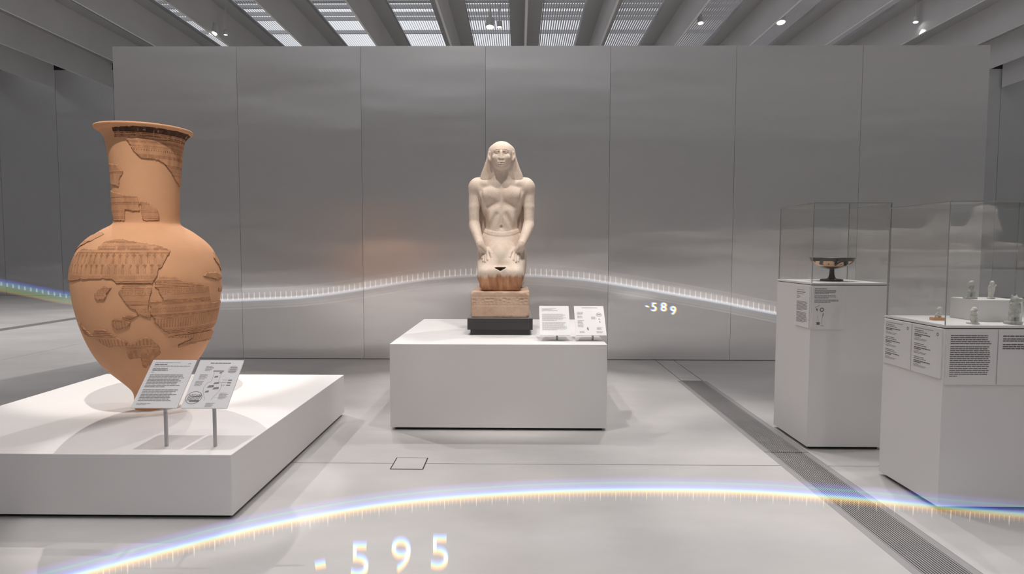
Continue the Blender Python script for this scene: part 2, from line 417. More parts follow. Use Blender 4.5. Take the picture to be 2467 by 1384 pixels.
lamp((5.36, 13.0, 5.98), (5.3, 11.5, 0), 420, 80, 0.18, label='large tilted spotlight above the wall over the cup case', group='spotlights seen above the metal wall')
lamp((8.10, 13.0, 5.98), (7.0, 12.0, 0), 160, 80, 0.10, label='rightmost small spotlight partly hidden by a ceiling beam', group='spotlights seen above the metal wall')
# general lighting on the rest of the track
OUT = dict(group='spotlights out of view')
for x in (-12.0, -7.0, -2.6, 2.6, 7.0, 12.0):
    lamp((x, -5.5, 5.6), (x, -5.0, 0), 330, 105, rad=0.07, **OUT)
    lamp((x, -1.2, 5.6), (x, -1.0, 0), 110 if abs(x) > 3 else 80, 105, rad=0.07, **OUT)
for x in (-12.0, -7.0, 7.0, 12.0):
    lamp((x, 3.2, 5.6), (x, 3.4, 0), 170, 105, rad=0.07, **OUT)
for x in (-13.0, -8.5, -4.2, 0.2, 4.6, 8.5, 13.0):
    lamp((x, 9.9, 5.6), (x, 10.2, 0), 420, 110, rad=0.07, **OUT)
# floor pools in front of and between the plinths
lamp((0.5, 1.2, 5.6), (0.4, 2.0, 0), 210, 62, rad=0.06, blend=0.8, **OUT)
lamp((0.9, 4.6, 5.6), (0.5, 3.6, 0), 110, 60, rad=0.06, blend=0.8, **OUT)
lamp((3.4, 4.2, 5.6), (2.6, 4.0, 0), 110, 70, rad=0.06, blend=0.8, **OUT)
# accents
WARM = (1.0, 0.94, 0.89)
lamp((-5.0, 7.7, 5.6), (-2.2, 3.6, 0.6), 620, 30, col=WARM, rad=0.02, **OUT)
lamp((-2.5, 7.9, 5.6), (-2.2, 3.5, 0.5), 270, 32, col=WARM, rad=0.02, **OUT)
lamp((-1.3, 1.2, 5.6), (-2.3, 3.8, 1.70), 640, 21, col=WARM, rad=0.03, **OUT)
lamp((-1.70, 2.55, 5.6), (-1.68, 3.04, 0.6), 260, 17, rad=0.03, **OUT)
lamp((-0.85, 3.5, 5.6), (-0.15, 5.15, 1.4), 290, 32, col=WARM, rad=0.03, **OUT)
lamp((0.60, 3.5, 5.6), (-0.15, 5.15, 1.4), 255, 32, col=WARM, rad=0.03, **OUT)
lamp((-1.6, 6.9, 5.6), (-0.2, 4.6, 0.3), 220, 48, rad=0.03, **OUT)
lamp((1.4, 6.9, 5.6), (-0.1, 4.6, 0.3), 220, 48, rad=0.03, **OUT)
lamp((2.15, 5.6, 5.6), (2.15, 4.1, 1.1), 200, 34, dia=0.14, rad=0.03, **OUT)
lamp((2.6, 4.9, 5.6), (2.4, 3.3, 0.9), 200, 34, dia=0.14, rad=0.03, **OUT)
lamp((6.4, -0.6, 5.6), (6.9, -2.9, 1.7), 1100, 30, rad=0.04, **OUT)

# ------------------------------------------------------------------ plinths
def plinth(name, x0, x1, y0, y1, h, label, top=False):
    t = empty(name, ((x0 + x1) / 2, (y0 + y1) / 2, 0), label=label, cat='plinth')
    w, d = (x1 - x0) / 2, (y1 - y0) / 2
    b = MB(); b.box(-w + 0.03, w - 0.03, -d + 0.03, d - 0.03, 0, 0.02); b.build('recessed_foot', M['dark'], t)
    if top:
        b = MB(); b.box(-w, w, -d, d, 0.02, h - 0.016); b.build('body', M['white'], t, bevel=0.002)
        b = MB(); b.box(-w + 0.004, w - 0.004, -d + 0.004, d - 0.004, h - 0.016, h - 0.012); b.build('shadow_gap', M['dark'], t)
        b = MB(); b.box(-w, w, -d, d, h - 0.012, h); b.build('top_board', M['white'], t, bevel=0.0015)
    else:
        b = MB(); b.box(-w, w, -d, d, 0.02, h); b.build('body', M['white'], t, bevel=0.003)
    return t
p_vase = plinth('plinth', -3.262, -1.377, 2.888, 4.798, 0.319, 'low wide white plinth under the giant terracotta vase')
p_stat = plinth('plinth', -0.927, 0.635, 4.387, 6.005, 0.629, 'white box plinth under the kneeling stone statue')
p_cup = plinth('plinth', 1.887, 2.394, 3.993, 4.518, 1.096, 'tall white plinth carrying the footed cup case', True)
p_fig = plinth('plinth', 2.104, 2.840, 3.051, 3.555, 0.934, 'white plinth at the right edge carrying the case of small figurines', True)

# ---------------- printed boards
def words(mb, x0, x1, z, h, rag=0.0, gap=0.0036, bold=False):
    x = x0; end = x1 - random.random() * rag
    while x < end - 0.004:
        w = random.uniform(0.010, 0.030); w = min(w, end - x)
        mb.add([(x, 0, z), (x + w, 0, z), (x + w, 0, z + h), (x, 0, z + h)], [(0, 1, 2, 3)]); x += w + gap * random.uniform(0.35, 0.7)
def para(mb, x0, x1, ztop, n, lh, h, rag=0.02, last=0.6):
    for i in range(n):
        words(mb, x0, x0 + (x1 - x0) * (last if i == n - 1 else 1), ztop - (i + 1) * lh, h, rag if i < n - 1 else 0)
    return ztop - n * lh
def poly(mb, pts):
    mb.add([(x, 0, z) for x, z in pts], [tuple(range(len(pts)))])
def ring(mb, cx, cz, rx, rz, w, n=28):
    vs = []; fs = []
    for i in range(n):
        a = 2 * math.pi * i / n; vs += [(cx + rx * math.cos(a), 0, cz + rz * math.sin(a)), (cx + (rx - w) * math.cos(a), 0, cz + (rz - w) * math.sin(a))]
    for i in range(n):
        j = (i + 1) % n; fs.append((2 * i, 2 * j, 2 * j + 1, 2 * i + 1))
    mb.add(vs, fs)
def line(mb, pts, w):
    for (xa, za), (xb, zb) in zip(pts[:-1], pts[1:]):
        d = math.hypot(xb - xa, zb - za) + 1e-9; nx, nz = -(zb - za) / d * w / 2, (xb - xa) / d * w / 2
        mb.add([(xa + nx, 0, za + nz), (xb + nx, 0, zb + nz), (xb - nx, 0, zb - nz), (xa - nx, 0, za - nz)], [(3, 2, 1, 0)])

def prints(parent, fn, y=-0.0006):
    a, d, l = MB(), MB(), MB(); fn(a, d, l)
    for mb, mm, nm in ((a, M['print'], 'printed_text'), (d, M['print_dark'], 'printed_heading'), (l, M['print_light'], 'printed_drawing')):
        if mb.v: mb.build(nm, mm, parent, loc=(0, y, 0))['kind'] = 'stuff'

BW, BH = 0.227, 0.283                                   # board size, local x 0..BW, z 0..BH
def vase_text(a, d, l):
    words(l, 0.02, 0.15, BH - 0.018, 0.003); words(d, 0.02, 0.085, BH - 0.031, 0.005)
    words(a, 0.02, 0.205, BH - 0.040, 0.003); words(d, 0.02, 0.095, BH - 0.054, 0.004); words(d, 0.02, 0.10, BH - 0.066, 0.006)
    words(l, 0.02, 0.035, BH - 0.078, 0.004); line(d, [(0.19, BH - 0.026), (0.198, BH - 0.02), (0.206, BH - 0.026)], 0.002)
    z = para(a, 0.02, 0.205, BH - 0.086, 9, 0.0088, 0.0042, 0.03, 0.55)
    z = para(a, 0.02, 0.20, z - 0.009, 8, 0.0088, 0.0042, 0.03, 0.9)
    para(l, 0.02, 0.10, z - 0.008, 2, 0.007, 0.003)
def vase_draw(a, d, l):
    words(d, 0.06, 0.165, BH - 0.022, 0.005)
    # outline drawing of the vase
    prof_ = [(0.018, 0), (0.018, 0.008), (0.040, 0.05), (0.044, 0.075), (0.036, 0.098), (0.018, 0.11), (0.018, 0.155), (0.027, 0.172)]
    cx, cz = 0.118, 0.045
    for s_ in (-1, 1): line(l, [(cx + s_ * x, cz + z) for x, z in prof_], 0.0016)
    line(l, [(cx - 0.027, cz + 0.172), (cx + 0.027, cz + 0.172)], 0.0016)
    line(d, [(cx - 0.026, cz + 0.170), (cx + 0.026, cz + 0.170)], 0.005)
    for q in ((-0.028, 0.070, 0.034, 0.018), (-0.004, 0.092, 0.03, 0.012), (-0.03, 0.042, 0.02, 0.014), (0.002, 0.06, 0.032, 0.016), (-0.012, 0.13, 0.02, 0.012), (0.006, 0.155, 0.014, 0.01)):
        x, z, w, h = q; poly(a, [(cx + x, cz + z), (cx + x + w, cz + z + h * 0.2), (cx + x + w * 0.9, cz + z + h), (cx + x + w * 0.2, cz + z + h * 0.8)])
    # round details
    ring(d, 0.045, 0.058, 0.040, 0.036, 0.0022)
    for i in range(9):
        x = 0.014 + i * 0.007; poly(d if i < 3 else a, [(x, 0.04), (x + 0.003, 0.04), (x + 0.007, 0.078), (x + 0.004, 0.078)])
    poly(a, [(0.03, 0.034), (0.075, 0.034), (0.078, 0.045), (0.028, 0.045)]); poly(d, [(0.035, 0.06), (0.08, 0.066), (0.08, 0.071), (0.035, 0.065)])
    for i in range(3): poly(l, [(0.165 + 0.004 * i, BH - 0.075 + 0.012 * i), (0.205, BH - 0.075 + 0.012 * i), (0.207, BH - 0.066 + 0.012 * i), (0.17, BH - 0.066 + 0.012 * i)])
    ring(l, 0.187, BH - 0.058, 0.024, 0.022, 0.0015)
    for x0, z0, n in ((0.045, BH - 0.035, 5), (0.03, BH - 0.085, 5), (0.022, BH - 0.125, 5), (0.165, 0.09, 6), (0.115, 0.032, 4)):
        para(l, x0, x0 + 0.045, z0, n, 0.0065, 0.0032, 0.012, 0.7)
    for z in (0.16, 0.145, 0.13):
        words(l, 0.155, 0.178, z, 0.003); poly(a, [(0.183, z - 0.003), (0.203, z - 0.003), (0.203, z + 0.004), (0.183, z + 0.004)])
def stat_text(a, d, l):
    words(l, 0.02, 0.13, BH - 0.03, 0.004); words(l, 0.02, 0.10, BH - 0.04, 0.004); words(l, 0.02, 0.14, BH - 0.052, 0.005)
    z = para(l, 0.02, 0.205, BH - 0.075, 8, 0.009, 0.0036, 0.03); para(l, 0.02, 0.205, z - 0.008, 9, 0.009, 0.0036, 0.03)
def stat_draw(a, d, l):
    words(l, 0.06, 0.18, BH - 0.022, 0.006)
    for x0, z0, n, w in ((0.02, 0.225, 3, 0.05), (0.02, 0.19, 3, 0.05), (0.02, 0.145, 4, 0.05), (0.125, 0.18, 3, 0.04), (0.02, 0.105, 3, 0.05), (0.16, 0.08, 3, 0.045), (0.03, 0.04, 2, 0.05), (0.155, 0.04, 2, 0.05)):
        para(l, x0, x0 + w, z0, n, 0.009, 0.0045, 0.015, 0.8)
    ring(l, 0.185, 0.195, 0.022, 0.02, 0.004); poly(l, [(0.17, 0.19), (0.2, 0.19), (0.198, 0.203), (0.172, 0.203)])
    poly(a, [(0.178, 0.15), (0.192, 0.15), (0.19, 0.157), (0.18, 0.157)]); poly(l, [(0.183, 0.118), (0.191, 0.118), (0.19, 0.138), (0.184, 0.138)])
    poly(a, [(0.088, 0.05), (0.1, 0.045), (0.098, 0.065), (0.094, 0.08), (0.086, 0.068)])

def text_stand(x, y, zfoot, zb, fn, label):
    """slanted text board on a thin steel post; x is the board's left edge at its lower edge"""
    tilt = math.atan2(0.20, 0.20)
    t = empty('text_stand', (x + BW / 2, y, zfoot), label=label, cat='text stand')
    h = zb - zfoot
    b = MB(); b.box(0, BW, 0, 0.006, 0, BH)
    bd = b.build('board', M['board'], t, bevel=0.001, loc=(-BW / 2, -0.045, h), rot=(-tilt, 0, 0))
    prints(bd, fn)
    b = MB(); b.box(-0.0068, 0.0068, -0.006, 0.006, 0, h + 0.060); b.build('post', M['post'], t, loc=(0.018, 0.024, 0))
    b = MB(); b.box(-0.03, 0.03, -0.002, 0.004, -0.03, 0.03); b.build('bracket', M['post'], t, loc=(0.018, 0.027, h + 0.066), rot=(-tilt, 0, 0))
    return t
text_stand(-1.891, 2.990, 0.319, 0.531, vase_text, 'slanted white text board on a thin post before the giant vase, full of paragraphs')
text_stand(-1.646, 2.990, 0.319, 0.531, vase_draw, 'slanted white board beside the vase text, printed with a vase drawing')
text_stand(0.157, 4.585, 0.629, 0.675, stat_text, 'slanted white text board on the statue plinth, left of its pair')
text_stand(0.424, 4.585, 0.629, 0.675, stat_draw, 'slanted white board on the statue plinth with small drawings, right of its pair')

# ---------------- label boards fixed on the two display plinths
def label_board(plinth_o, x0, x1, z0, z1, face, off, fn, thick=0.006):
    """face 'front' (looks toward -y) or 'side' (looks toward -x); off = plane position in plinth coordinates"""
    w, h = x1 - x0, z1 - z0
    b = MB(); b.box(0, w, -thick, 0, 0, h)
    if face == 'front': o = b.build('label_board', M['white'], plinth_o, bevel=0.0008, loc=(x0, off, z0))
    else: o = b.build('label_board', M['white'], plinth_o, bevel=0.0008, loc=(off, x1, z0), rot=(0, 0, R(-90)))
    prints(o, lambda a, d, l: fn(a, d, l, w, h), y=-thick - 0.0005)
    return o
def cup_front(a, d, l, w, h):
    words(d, 0.012, 0.09, h - 0.022, 0.004)
    z = para(a, 0.012, w - 0.05, h - 0.025, 4, 0.0072, 0.004, 0.02); z = para(a, 0.012, w - 0.05, z - 0.006, 3, 0.0072, 0.004, 0.02); z = para(a, 0.012, w - 0.03, z - 0.006, 3, 0.0072, 0.004, 0.03)
    poly(d, [(0.024, 0.13), (0.032, 0.118), (0.036, 0.124), (0.03, 0.14)]); poly(l, [(0.02, 0.14), (0.05, 0.158), (0.048, 0.16), (0.018, 0.144)])
    ring(d, 0.062, 0.128, 0.014, 0.014, 0.006, 16); line(l, [(0.07, 0.11), (0.06, 0.03)], 0.002); line(d, [(0.072, 0.105), (0.068, 0.085)], 0.004)
    poly(d, [(0.03, 0.03), (0.05, 0.03), (0.05, 0.048), (0.03, 0.048)]); line(l, [(0.04, 0.05), (0.035, 0.09)], 0.002); words(l, 0.055, 0.08, 0.022, 0.004)
def cup_side(a, d, l, w, h):
    words(l, 0.02, 0.12, h - 0.03, 0.004); words(d, 0.02, 0.14, h - 0.045, 0.005); words(a, 0.02, 0.12, h - 0.056, 0.004); words(d, 0.02, 0.07, h - 0.075, 0.004); words(d, 0.02, 0.05, h - 0.085, 0.004)
    z = para(a, 0.02, w - 0.02, h - 0.10, 8, 0.008, 0.004, 0.02); para(a, 0.02, w - 0.02, z - 0.008, 9, 0.008, 0.004, 0.02)
CX, CY = (1.887 + 2.394) / 2, (3.993 + 4.518) / 2
label_board(p_cup, 1.893 - CX, 2.108 - CX, 0.795, 1.078, 'front', 3.993 - CY, cup_front, 0.009)
label_board(p_cup, 4.005 - CY, 4.20 - CY, 0.80, 1.072, 'side', 1.887 - CX, cup_side)
def fig_side(a, d, l, w, h):
    words(l, 0.02, 0.17, h - 0.018, 0.004); z = h - 0.03
    for k in range(3):
        words(a, 0.02, 0.10, z, 0.004); words(a, 0.02, 0.12, z - 0.009, 0.004)
        words(d, 0.02, 0.15, z - 0.021, 0.005); words(d, 0.02, 0.08, z - 0.029, 0.005); words(l, 0.02, 0.06, z - 0.038, 0.003); words(l, 0.02, 0.12, z - 0.044, 0.003); words(l, 0.02, 0.11, z - 0.050, 0.003); z -= 0.070
    ring(d, w - 0.03, h - 0.03, 0.008, 0.009, 0.004, 12)
def fig_front(a, d, l, w, h):
    z = para(d, 0.02, w - 0.03, h - 0.022, 5, 0.0098, 0.0046, 0.02, 1.0); para(d, 0.02, w - 0.03, z - 0.006, 16, 0.0098, 0.0046, 0.02, 0.2)
def fig_front2(a, d, l, w, h):
    words(d, 0.02, w - 0.02, h - 0.035, 0.007); z = para(d, 0.02, w - 0.02, h - 0.038, 2, 0.01, 0.006); para(d, 0.02, w - 0.02, z - 0.008, 3, 0.01, 0.006)
    ring(d, w - 0.07, h - 0.17, 0.02, 0.03, 0.005)
CX, CY = (2.104 + 2.840) / 2, (3.051 + 3.555) / 2
label_board(p_fig, 3.062 - CY, 3.292 - CY, 0.665, 0.915, 'side', 2.104 - CX, fig_side)
label_board(p_fig, 3.300 - CY, 3.545 - CY, 0.665, 0.915, 'side', 2.104 - CX, fig_side)
label_board(p_fig, 2.110 - CX, 2.360 - CX, 0.64, 0.915, 'front', 3.051 - CY, fig_front)
label_board(p_fig, 2.366 - CX, 2.616 - CX, 0.64, 0.915, 'front', 3.051 - CY, fig_front2)

# ---------------- glass cases
def glass_case(x0, x1, y0, y1, z0, z1, label):
    t = empty('glass_case', ((x0 + x1) / 2, (y0 + y1) / 2, z0), label=label, cat='display case', group='clear glass display covers')
    w, d, h, th = (x1 - x0) / 2, (y1 - y0) / 2, z1 - z0, 0.006
    def pane(a, main):
        mb = MB(); mb.box(*a); mb.mi = [1 if i not in main else 0 for i in range(6)]
        mb.build('pane', [M['glass'], M['glass_edge']], t)
    e = 0.0004
    pane((-w, w, -d, -d + th, 0.0005, h - th - e), (2, 4)); pane((-w, w, d - th, d, 0.0005, h - th - e), (2, 4))
    pane((-w, -w + th, -d + th + e, d - th - e, 0.0005, h - th - e), (3, 5)); pane((w - th, w, -d + th + e, d - th - e, 0.0005, h - th - e), (3, 5))
    pane((-w, w, -d, d, h - th, h), (0, 1))
    return t
glass_case(1.892, 2.389, 3.998, 4.513, 1.096, 1.613, 'clear glass cover over the footed cup')
glass_case(2.109, 2.835, 3.056, 3.550, 0.934, 1.548, 'clear glass cover over the small figurines at the right edge')

# ------------------------------------------------------------------ giant vase
VX, VY, VZ = -2.285, 3.786, 0.3195
PR = [(0.100, 0.0), (0.102, 0.05), (0.104, 0.09), (0.118, 0.12), (0.150, 0.160), (0.205, 0.219), (0.258, 0.280), (0.300, 0.349), (0.333, 0.425), (0.358, 0.5), (0.377, 0.575),
      (0.391, 0.649), (0.400, 0.722), (0.404, 0.796), (0.397, 0.87), (0.380, 0.935), (0.356, 0.988), (0.313, 1.040), (0.245, 1.095), (0.192, 1.128), (0.178, 1.150),
      (0.178, 1.20), (0.180, 1.273), (0.184, 1.389), (0.191, 1.505), (0.202, 1.610), (0.212, 1.652), (0.232, 1.682), (0.254, 1.700)]
def cr(pts, n):
    out = []
    P = [pts[0]] + list(pts) + [pts[-1]]
    for i in range(1, len(P) - 2):
        p0, p1, p2, p3 = (np.array(q, float) for q in P[i - 1:i + 3])
        for t in np.arange(n) / n:
            out.append(tuple(0.5 * (2 * p1 + (p2 - p0) * t + (2 * p0 - 5 * p1 + 4 * p2 - p3) * t * t + (3 * p1 - p0 - 3 * p2 + p3) * t ** 3)))
    out.append(tuple(pts[-1])); return out
PF = cr(PR, 4)
pz = np.array([q[1] for q in PF]); prr = np.array([q[0] for q in PF])
def VR(z): return np.interp(z, pz, prr)
vase = empty('giant_vase', (VX, VY, VZ), label='giant orange terracotta vase with reconstructed painted fragments on low plinth', cat='vase')
CLAY = mat('terracotta_fill', s2l((213, 161, 122)), 0.72, var=0.05, scale=5, bump=0.08, bscale=90, spec=0.2)
b = MB(); b.lathe(PF[:-1], 120, closed=False); b.build('body', CLAY, vase, smooth=True)
# flared lip: rounded edge turning inside
b = MB(); b.lathe([(0.2325, 1.682), (0.250, 1.692), (0.262, 1.699), (0.2655, 1.706), (0.262, 1.713), (0.252, 1.714), (0.235, 1.706), (0.215, 1.685), (0.19, 1.63), (0.178, 1.5), (0.165, 1.2)], 120, closed=False)
b.build('lip', CLAY, vase, smooth=True)
TILE = ["1111111.", "1.....1.", "1.111.1.", "1.1...1.", "1.1111..", "1.......", "11111111", "........"]
TILE = np.array([[1 if c == '1' else 0 for c in r] for r in TILE])
def meander(u, v, per):
    i = np.floor((u / per % 1) * 8).astype(int) % 8; j = np.clip(((1 - v) * 8).astype(int), 0, 7); return TILE[j, i]
def vpaint(th, z):
    """amount of dark slip at angle th (degrees) and height z of the vase"""
    u = np.radians(th) * 0.38; d = np.zeros_like(z)
    def stripes(z0, z1, n, s=0.85, duty=0.5):
        nonlocal d
        t = (z - z0) / (z1 - z0); m = (t >= 0) & (t <= 1); d = np.where(m & ((t * n) % 1 < duty), s, d)
    def band(z0, z1): t = (z - z0) / (z1 - z0); return t, (t >= 0) & (t < 1)
    for z0, z1, n in ((0.98, 1.012, 4), (1.018, 1.035, 2), (0.765, 0.812, 5), (0.668, 0.698, 4), (0.582, 0.616, 4), (0.487, 0.527, 4), (0.416, 0.432, 2), (0.962, 0.972, 1),
                      (1.601, 1.622, 3), (1.574, 1.591, 3), (1.522, 1.544, 3), (1.468, 1.490, 3), (1.425, 1.44, 2), (1.286, 1.296, 1), (1.244, 1.262, 3), (1.165, 1.182, 2), (1.20, 1.215, 2)):
        stripes(z0, z1, n)
    for z0, z1, per in ((0.814, 0.836, 0.034), (0.718, 0.760, 0.046), (0.622, 0.650, 0.036), (1.444, 1.464, 0.03)):
        t, m = band(z0, z1); d = np.where(m, 0.42 * meander(u, t, per), d)
    for z0, z1, per in ((0.535, 0.580, 0.015), (0.434, 0.474, 0.02)):
        t, m = band(z0, z1); d = np.where(m, np.where((u / per % 1) < 0.45, 0.5, 0.0), d)
    for z0, z1 in ((0.846, 0.905), (0.90, 0.962)):      # two rows of small standing figures
        t, m = band(z0, z1); per = 0.034; q = np.abs((u + (0.017 if z0 > 0.87 else 0)) / per % 1 - 0.5)
        fig = ((t > 0.55) & (t < 0.85) & (q < 0.34 * (t - 0.5) / 0.35)) | ((t < 0.6) & (q > 0.06) & (q < 0.15)) | ((t > 0.86) & (q < 0.1))
        d = np.where(m, np.where(fig, 0.75, 0.0), d)
    t, m = band(1.552, 1.569); d = np.where(m & ((u / 0.024 % 1) < 0.4) & (t > 0.3 + 0.4 * (u / 0.024 % 1)), 0.9, d)
    d = np.where((z > 1.660) & (z < 1.6985), 1.15, d); stripes(1.634, 1.660, 3, 0.9, 0.6)
    d = np.where(z < 0.41, np.where(vnoise(u * 60, z * 40, 3) > 0.45, 0.45, 0.15), d)
    return d
SH = [
 [(-13.3, 1.680), (14.0, 1.692), (40.9, 1.697), (66.9, 1.697), (124.0, 1.698), (124.1, 1.640), (65.5, 1.642), (23.8, 1.636), (-15.7, 1.630)],
 [(3.3, 1.627), (23.7, 1.635), (39.7, 1.632), (52.4, 1.63), (68.1, 1.638), (86.3, 1.638), (122.1, 1.638), (122.2, 1.58), (121.2, 1.532), (120.0, 1.483), (118.9, 1.378), (102.1, 1.369), (85.3, 1.404), (72.8, 1.451), (57.8, 1.496), (49.8, 1.509), (23.5, 1.513), (14.0, 1.55), (7.5, 1.592)],
 [(-44.3, 1.493), (-16.3, 1.477), (-4.6, 1.435), (-11.4, 1.402), (-17.5, 1.347), (-45.9, 1.365)],
 [(-52.8, 1.337), (-9.8, 1.308), (16.2, 1.292), (18.9, 1.259), (20.6, 1.203), (8.5, 1.203), (-5.6, 1.214), (-7.9, 1.147), (-41.5, 1.15), (-55.5, 1.203)],
 [(19.0, 1.27), (31.4, 1.266), (35.9, 1.247), (50.1, 1.221), (52.1, 1.156), (33.4, 1.150), (24.1, 1.150), (22.1, 1.192)],
 [(-12.7, 0.979), (-9.1, 1.03), (3.7, 1.045), (23.6, 1.024), (39.7, 1.007), (49.3, 0.98), (42.8, 0.919), (37.7, 0.851), (34.1, 0.788), (13.5, 0.793), (7.5, 0.791), (4.0, 0.818), (-8.7, 0.817), (-23.7, 0.812), (-51.5, 0.791), (-51.8, 0.858), (-46.2, 0.932), (-32.8, 0.99)],
 [(13.5, 0.786), (33.2, 0.772), (31.4, 0.731), (30.4, 0.649), (31.3, 0.597), (28.2, 0.591), (21.5, 0.624), (13.4, 0.677), (8.4, 0.741), (10.8, 0.768)],
 [(34.5, 0.781), (35.0, 0.811), (37.6, 0.838), (48.9, 0.829), (56.2, 0.80), (75.4, 0.772), (81.3, 0.762), (84.9, 0.68), (86.4, 0.661), (121.6, 0.655), (121.3, 0.601), (119.8, 0.54), (104.3, 0.495), (78.5, 0.478), (43.9, 0.497), (35.2, 0.55), (31.7, 0.607), (30.9, 0.649), (31.2, 0.693), (39.8, 0.693)],
 [(-10.0, 0.741), (-2.8, 0.778), (6.5, 0.771), (0.6, 0.735), (-1.9, 0.698), (-8.2, 0.697), (-11.6, 0.717)],
 [(2.5, 0.599), (8.5, 0.593), (15.7, 0.579), (15.1, 0.549), (4.0, 0.53), (0.0, 0.565)],
 [(9.0, 0.599), (14.5, 0.626), (23.9, 0.612), (17.5, 0.586)],
 [(-40.3, 0.58), (-22.2, 0.497), (-16.4, 0.538), (-7.5, 0.54), (1.9, 0.495), (12.3, 0.458), (8.5, 0.434), (-1.8, 0.43), (-7.1, 0.423), (-19.7, 0.47), (-34.6, 0.488)],
 [(9.2, 0.441), (17.2, 0.453), (25.5, 0.49), (31.2, 0.473), (39.2, 0.411), (38.9, 0.374), (33.9, 0.347), (30.2, 0.311), (23.6, 0.283), (20.6, 0.315), (20.5, 0.361), (9.7, 0.348), (8.0, 0.393)],
 [(45.9, 0.478), (59.0, 0.481), (94.8, 0.485), (116.6, 0.456), (116.8, 0.404), (78.6, 0.418), (55.4, 0.396), (55.2, 0.423), (69.1, 0.449), (46.0, 0.470)],
 [(74.3, 0.823), (78.9, 0.85), (96.1, 0.846), (113.8, 0.800), (94.7, 0.790)],
 [(98.3, 0.741), (117.9, 0.756), (117.6, 0.71), (98.8, 0.718)],
 [(96.0, 0.93), (104.0, 0.97), (118.0, 0.90), (119.0, 0.84), (110.0, 0.855)],
 [(-60.0, 1.06), (-30.0, 1.085), (-18.0, 1.07), (-28.0, 1.03), (-60.0, 0.96)],
]
SHM = colmat('painted_fragment', 0.75, 0.2, 0.15, 140)
def inside(px, py, P):
    r = np.zeros(px.shape, bool); n = len(P)
    for i in range(n):
        x1, y1 = P[i]; x2, y2 = P[(i + 1) % n]
        if y1 == y2: continue
        c = ((y1 > py) != (y2 > py)) & (px < (x2 - x1) * (py - y1) / (y2 - y1) + x1); r ^= c
    return r
base_c = np.array(s2l((204, 152, 114))); dark_c = np.array(s2l((138, 90, 62)))
for si, P in enumerate(SH):
    cell = 0.0026; ths = [q[0] for q in P]; zz = [q[1] for q in P]
    rm = float(VR(np.mean(zz))); dth = math.degrees(cell / rm)
    tg = np.arange(min(ths) - 2 * dth, max(ths) + 2 * dth, dth); zg = np.arange(min(zz) - 2 * cell, max(zz) + 2 * cell, cell)
    T, Z = np.meshgrid(tg, zg, indexing='ij')
    jx = (vnoise(T * 0.55 + 11, Z * 60, si) - 0.5) * 2.0 + (vnoise(T * 1.6 + 5, Z * 170, si + 40) - 0.5) * 0.35
    jz = (vnoise(T * 0.5 + 3, Z * 70 + 9, si + 7) - 0.5) * 0.007
    I = inside(T + jx, Z + jz, P) & (Z < 1.699) & (Z > 0.13)
    q = I[:-1, :-1] & I[1:, :-1] & I[1:, 1:] & I[:-1, 1:]
    V_ = np.zeros(I.shape, bool); V_[:-1, :-1] |= q; V_[1:, :-1] |= q; V_[1:, 1:] |= q; V_[:-1, 1:] |= q
    full = np.zeros(I.shape, int); full[:-1, :-1] += q; full[1:, :-1] += q; full[1:, 1:] += q; full[:-1, 1:] += q
    edge = V_ & (full < 4)
    idx = np.full(I.shape, -1); idx[V_] = np.arange(V_.sum())
    t_, z_, e_ = T[V_], Z[V_], edge[V_]
    d = vpaint(t_, z_)
    wear = vnoise(t_ * 0.9, z_ * 120, 21) * 0.6 + vnoise(t_ * 0.25, z_ * 30, 5) * 0.55
    d = np.where(d > 1.0, 1.1 - 0.25 * wear, d * np.clip(1.35 - wear * 0.9, 0.25, 1.0))
    chip = vnoise(t_ * 0.35 + 31, z_ * 55, 77); d = np.where((chip > 0.84) & (d < 1.0), d * 0.25, d)
    tone = 0.90 + 0.22 * (vnoise(t_ * 0.2, z_ * 22, 9) - 0.5) + 0.08 * (vnoise(t_ * 1.5, z_ * 150, 14) - 0.5)
    col = base_c[None] * tone[:, None]
    dk = np.clip(d, 0, 1)[:, None]; dc = np.where((d > 0.86)[:, None], np.array(s2l((70, 48, 38)))[None], dark_c[None])
    col = col * (1 - dk) + dc * dk
    col = np.where(e_[:, None], col * 0.55, col)  # rim vertices darkened: shadow around each raised fragment put into its colour
    lift = 0.0058 + 0.0022 * (vnoise(t_ * 0.15, z_ * 18, si + 3) - 0.5)
    rr_ = VR(z_) + np.where(e_, -0.0005, lift)
    a_ = np.radians(t_)
    me = bpy.data.meshes.new('fragment')
    vs_ = np.stack([rr_ * np.sin(a_), -rr_ * np.cos(a_), z_], 1)
    ii, jj = np.nonzero(q)
    fs_ = np.stack([idx[ii, jj], idx[ii + 1, jj], idx[ii + 1, jj + 1], idx[ii, jj + 1]], 1)
    me.from_pydata(vs_.tolist(), [], fs_.tolist()); me.update()
    me.polygons.foreach_set('use_smooth', [True] * len(me.polygons)); setcols(me, col)
    meshobj('fragment', me, SHM, vase)

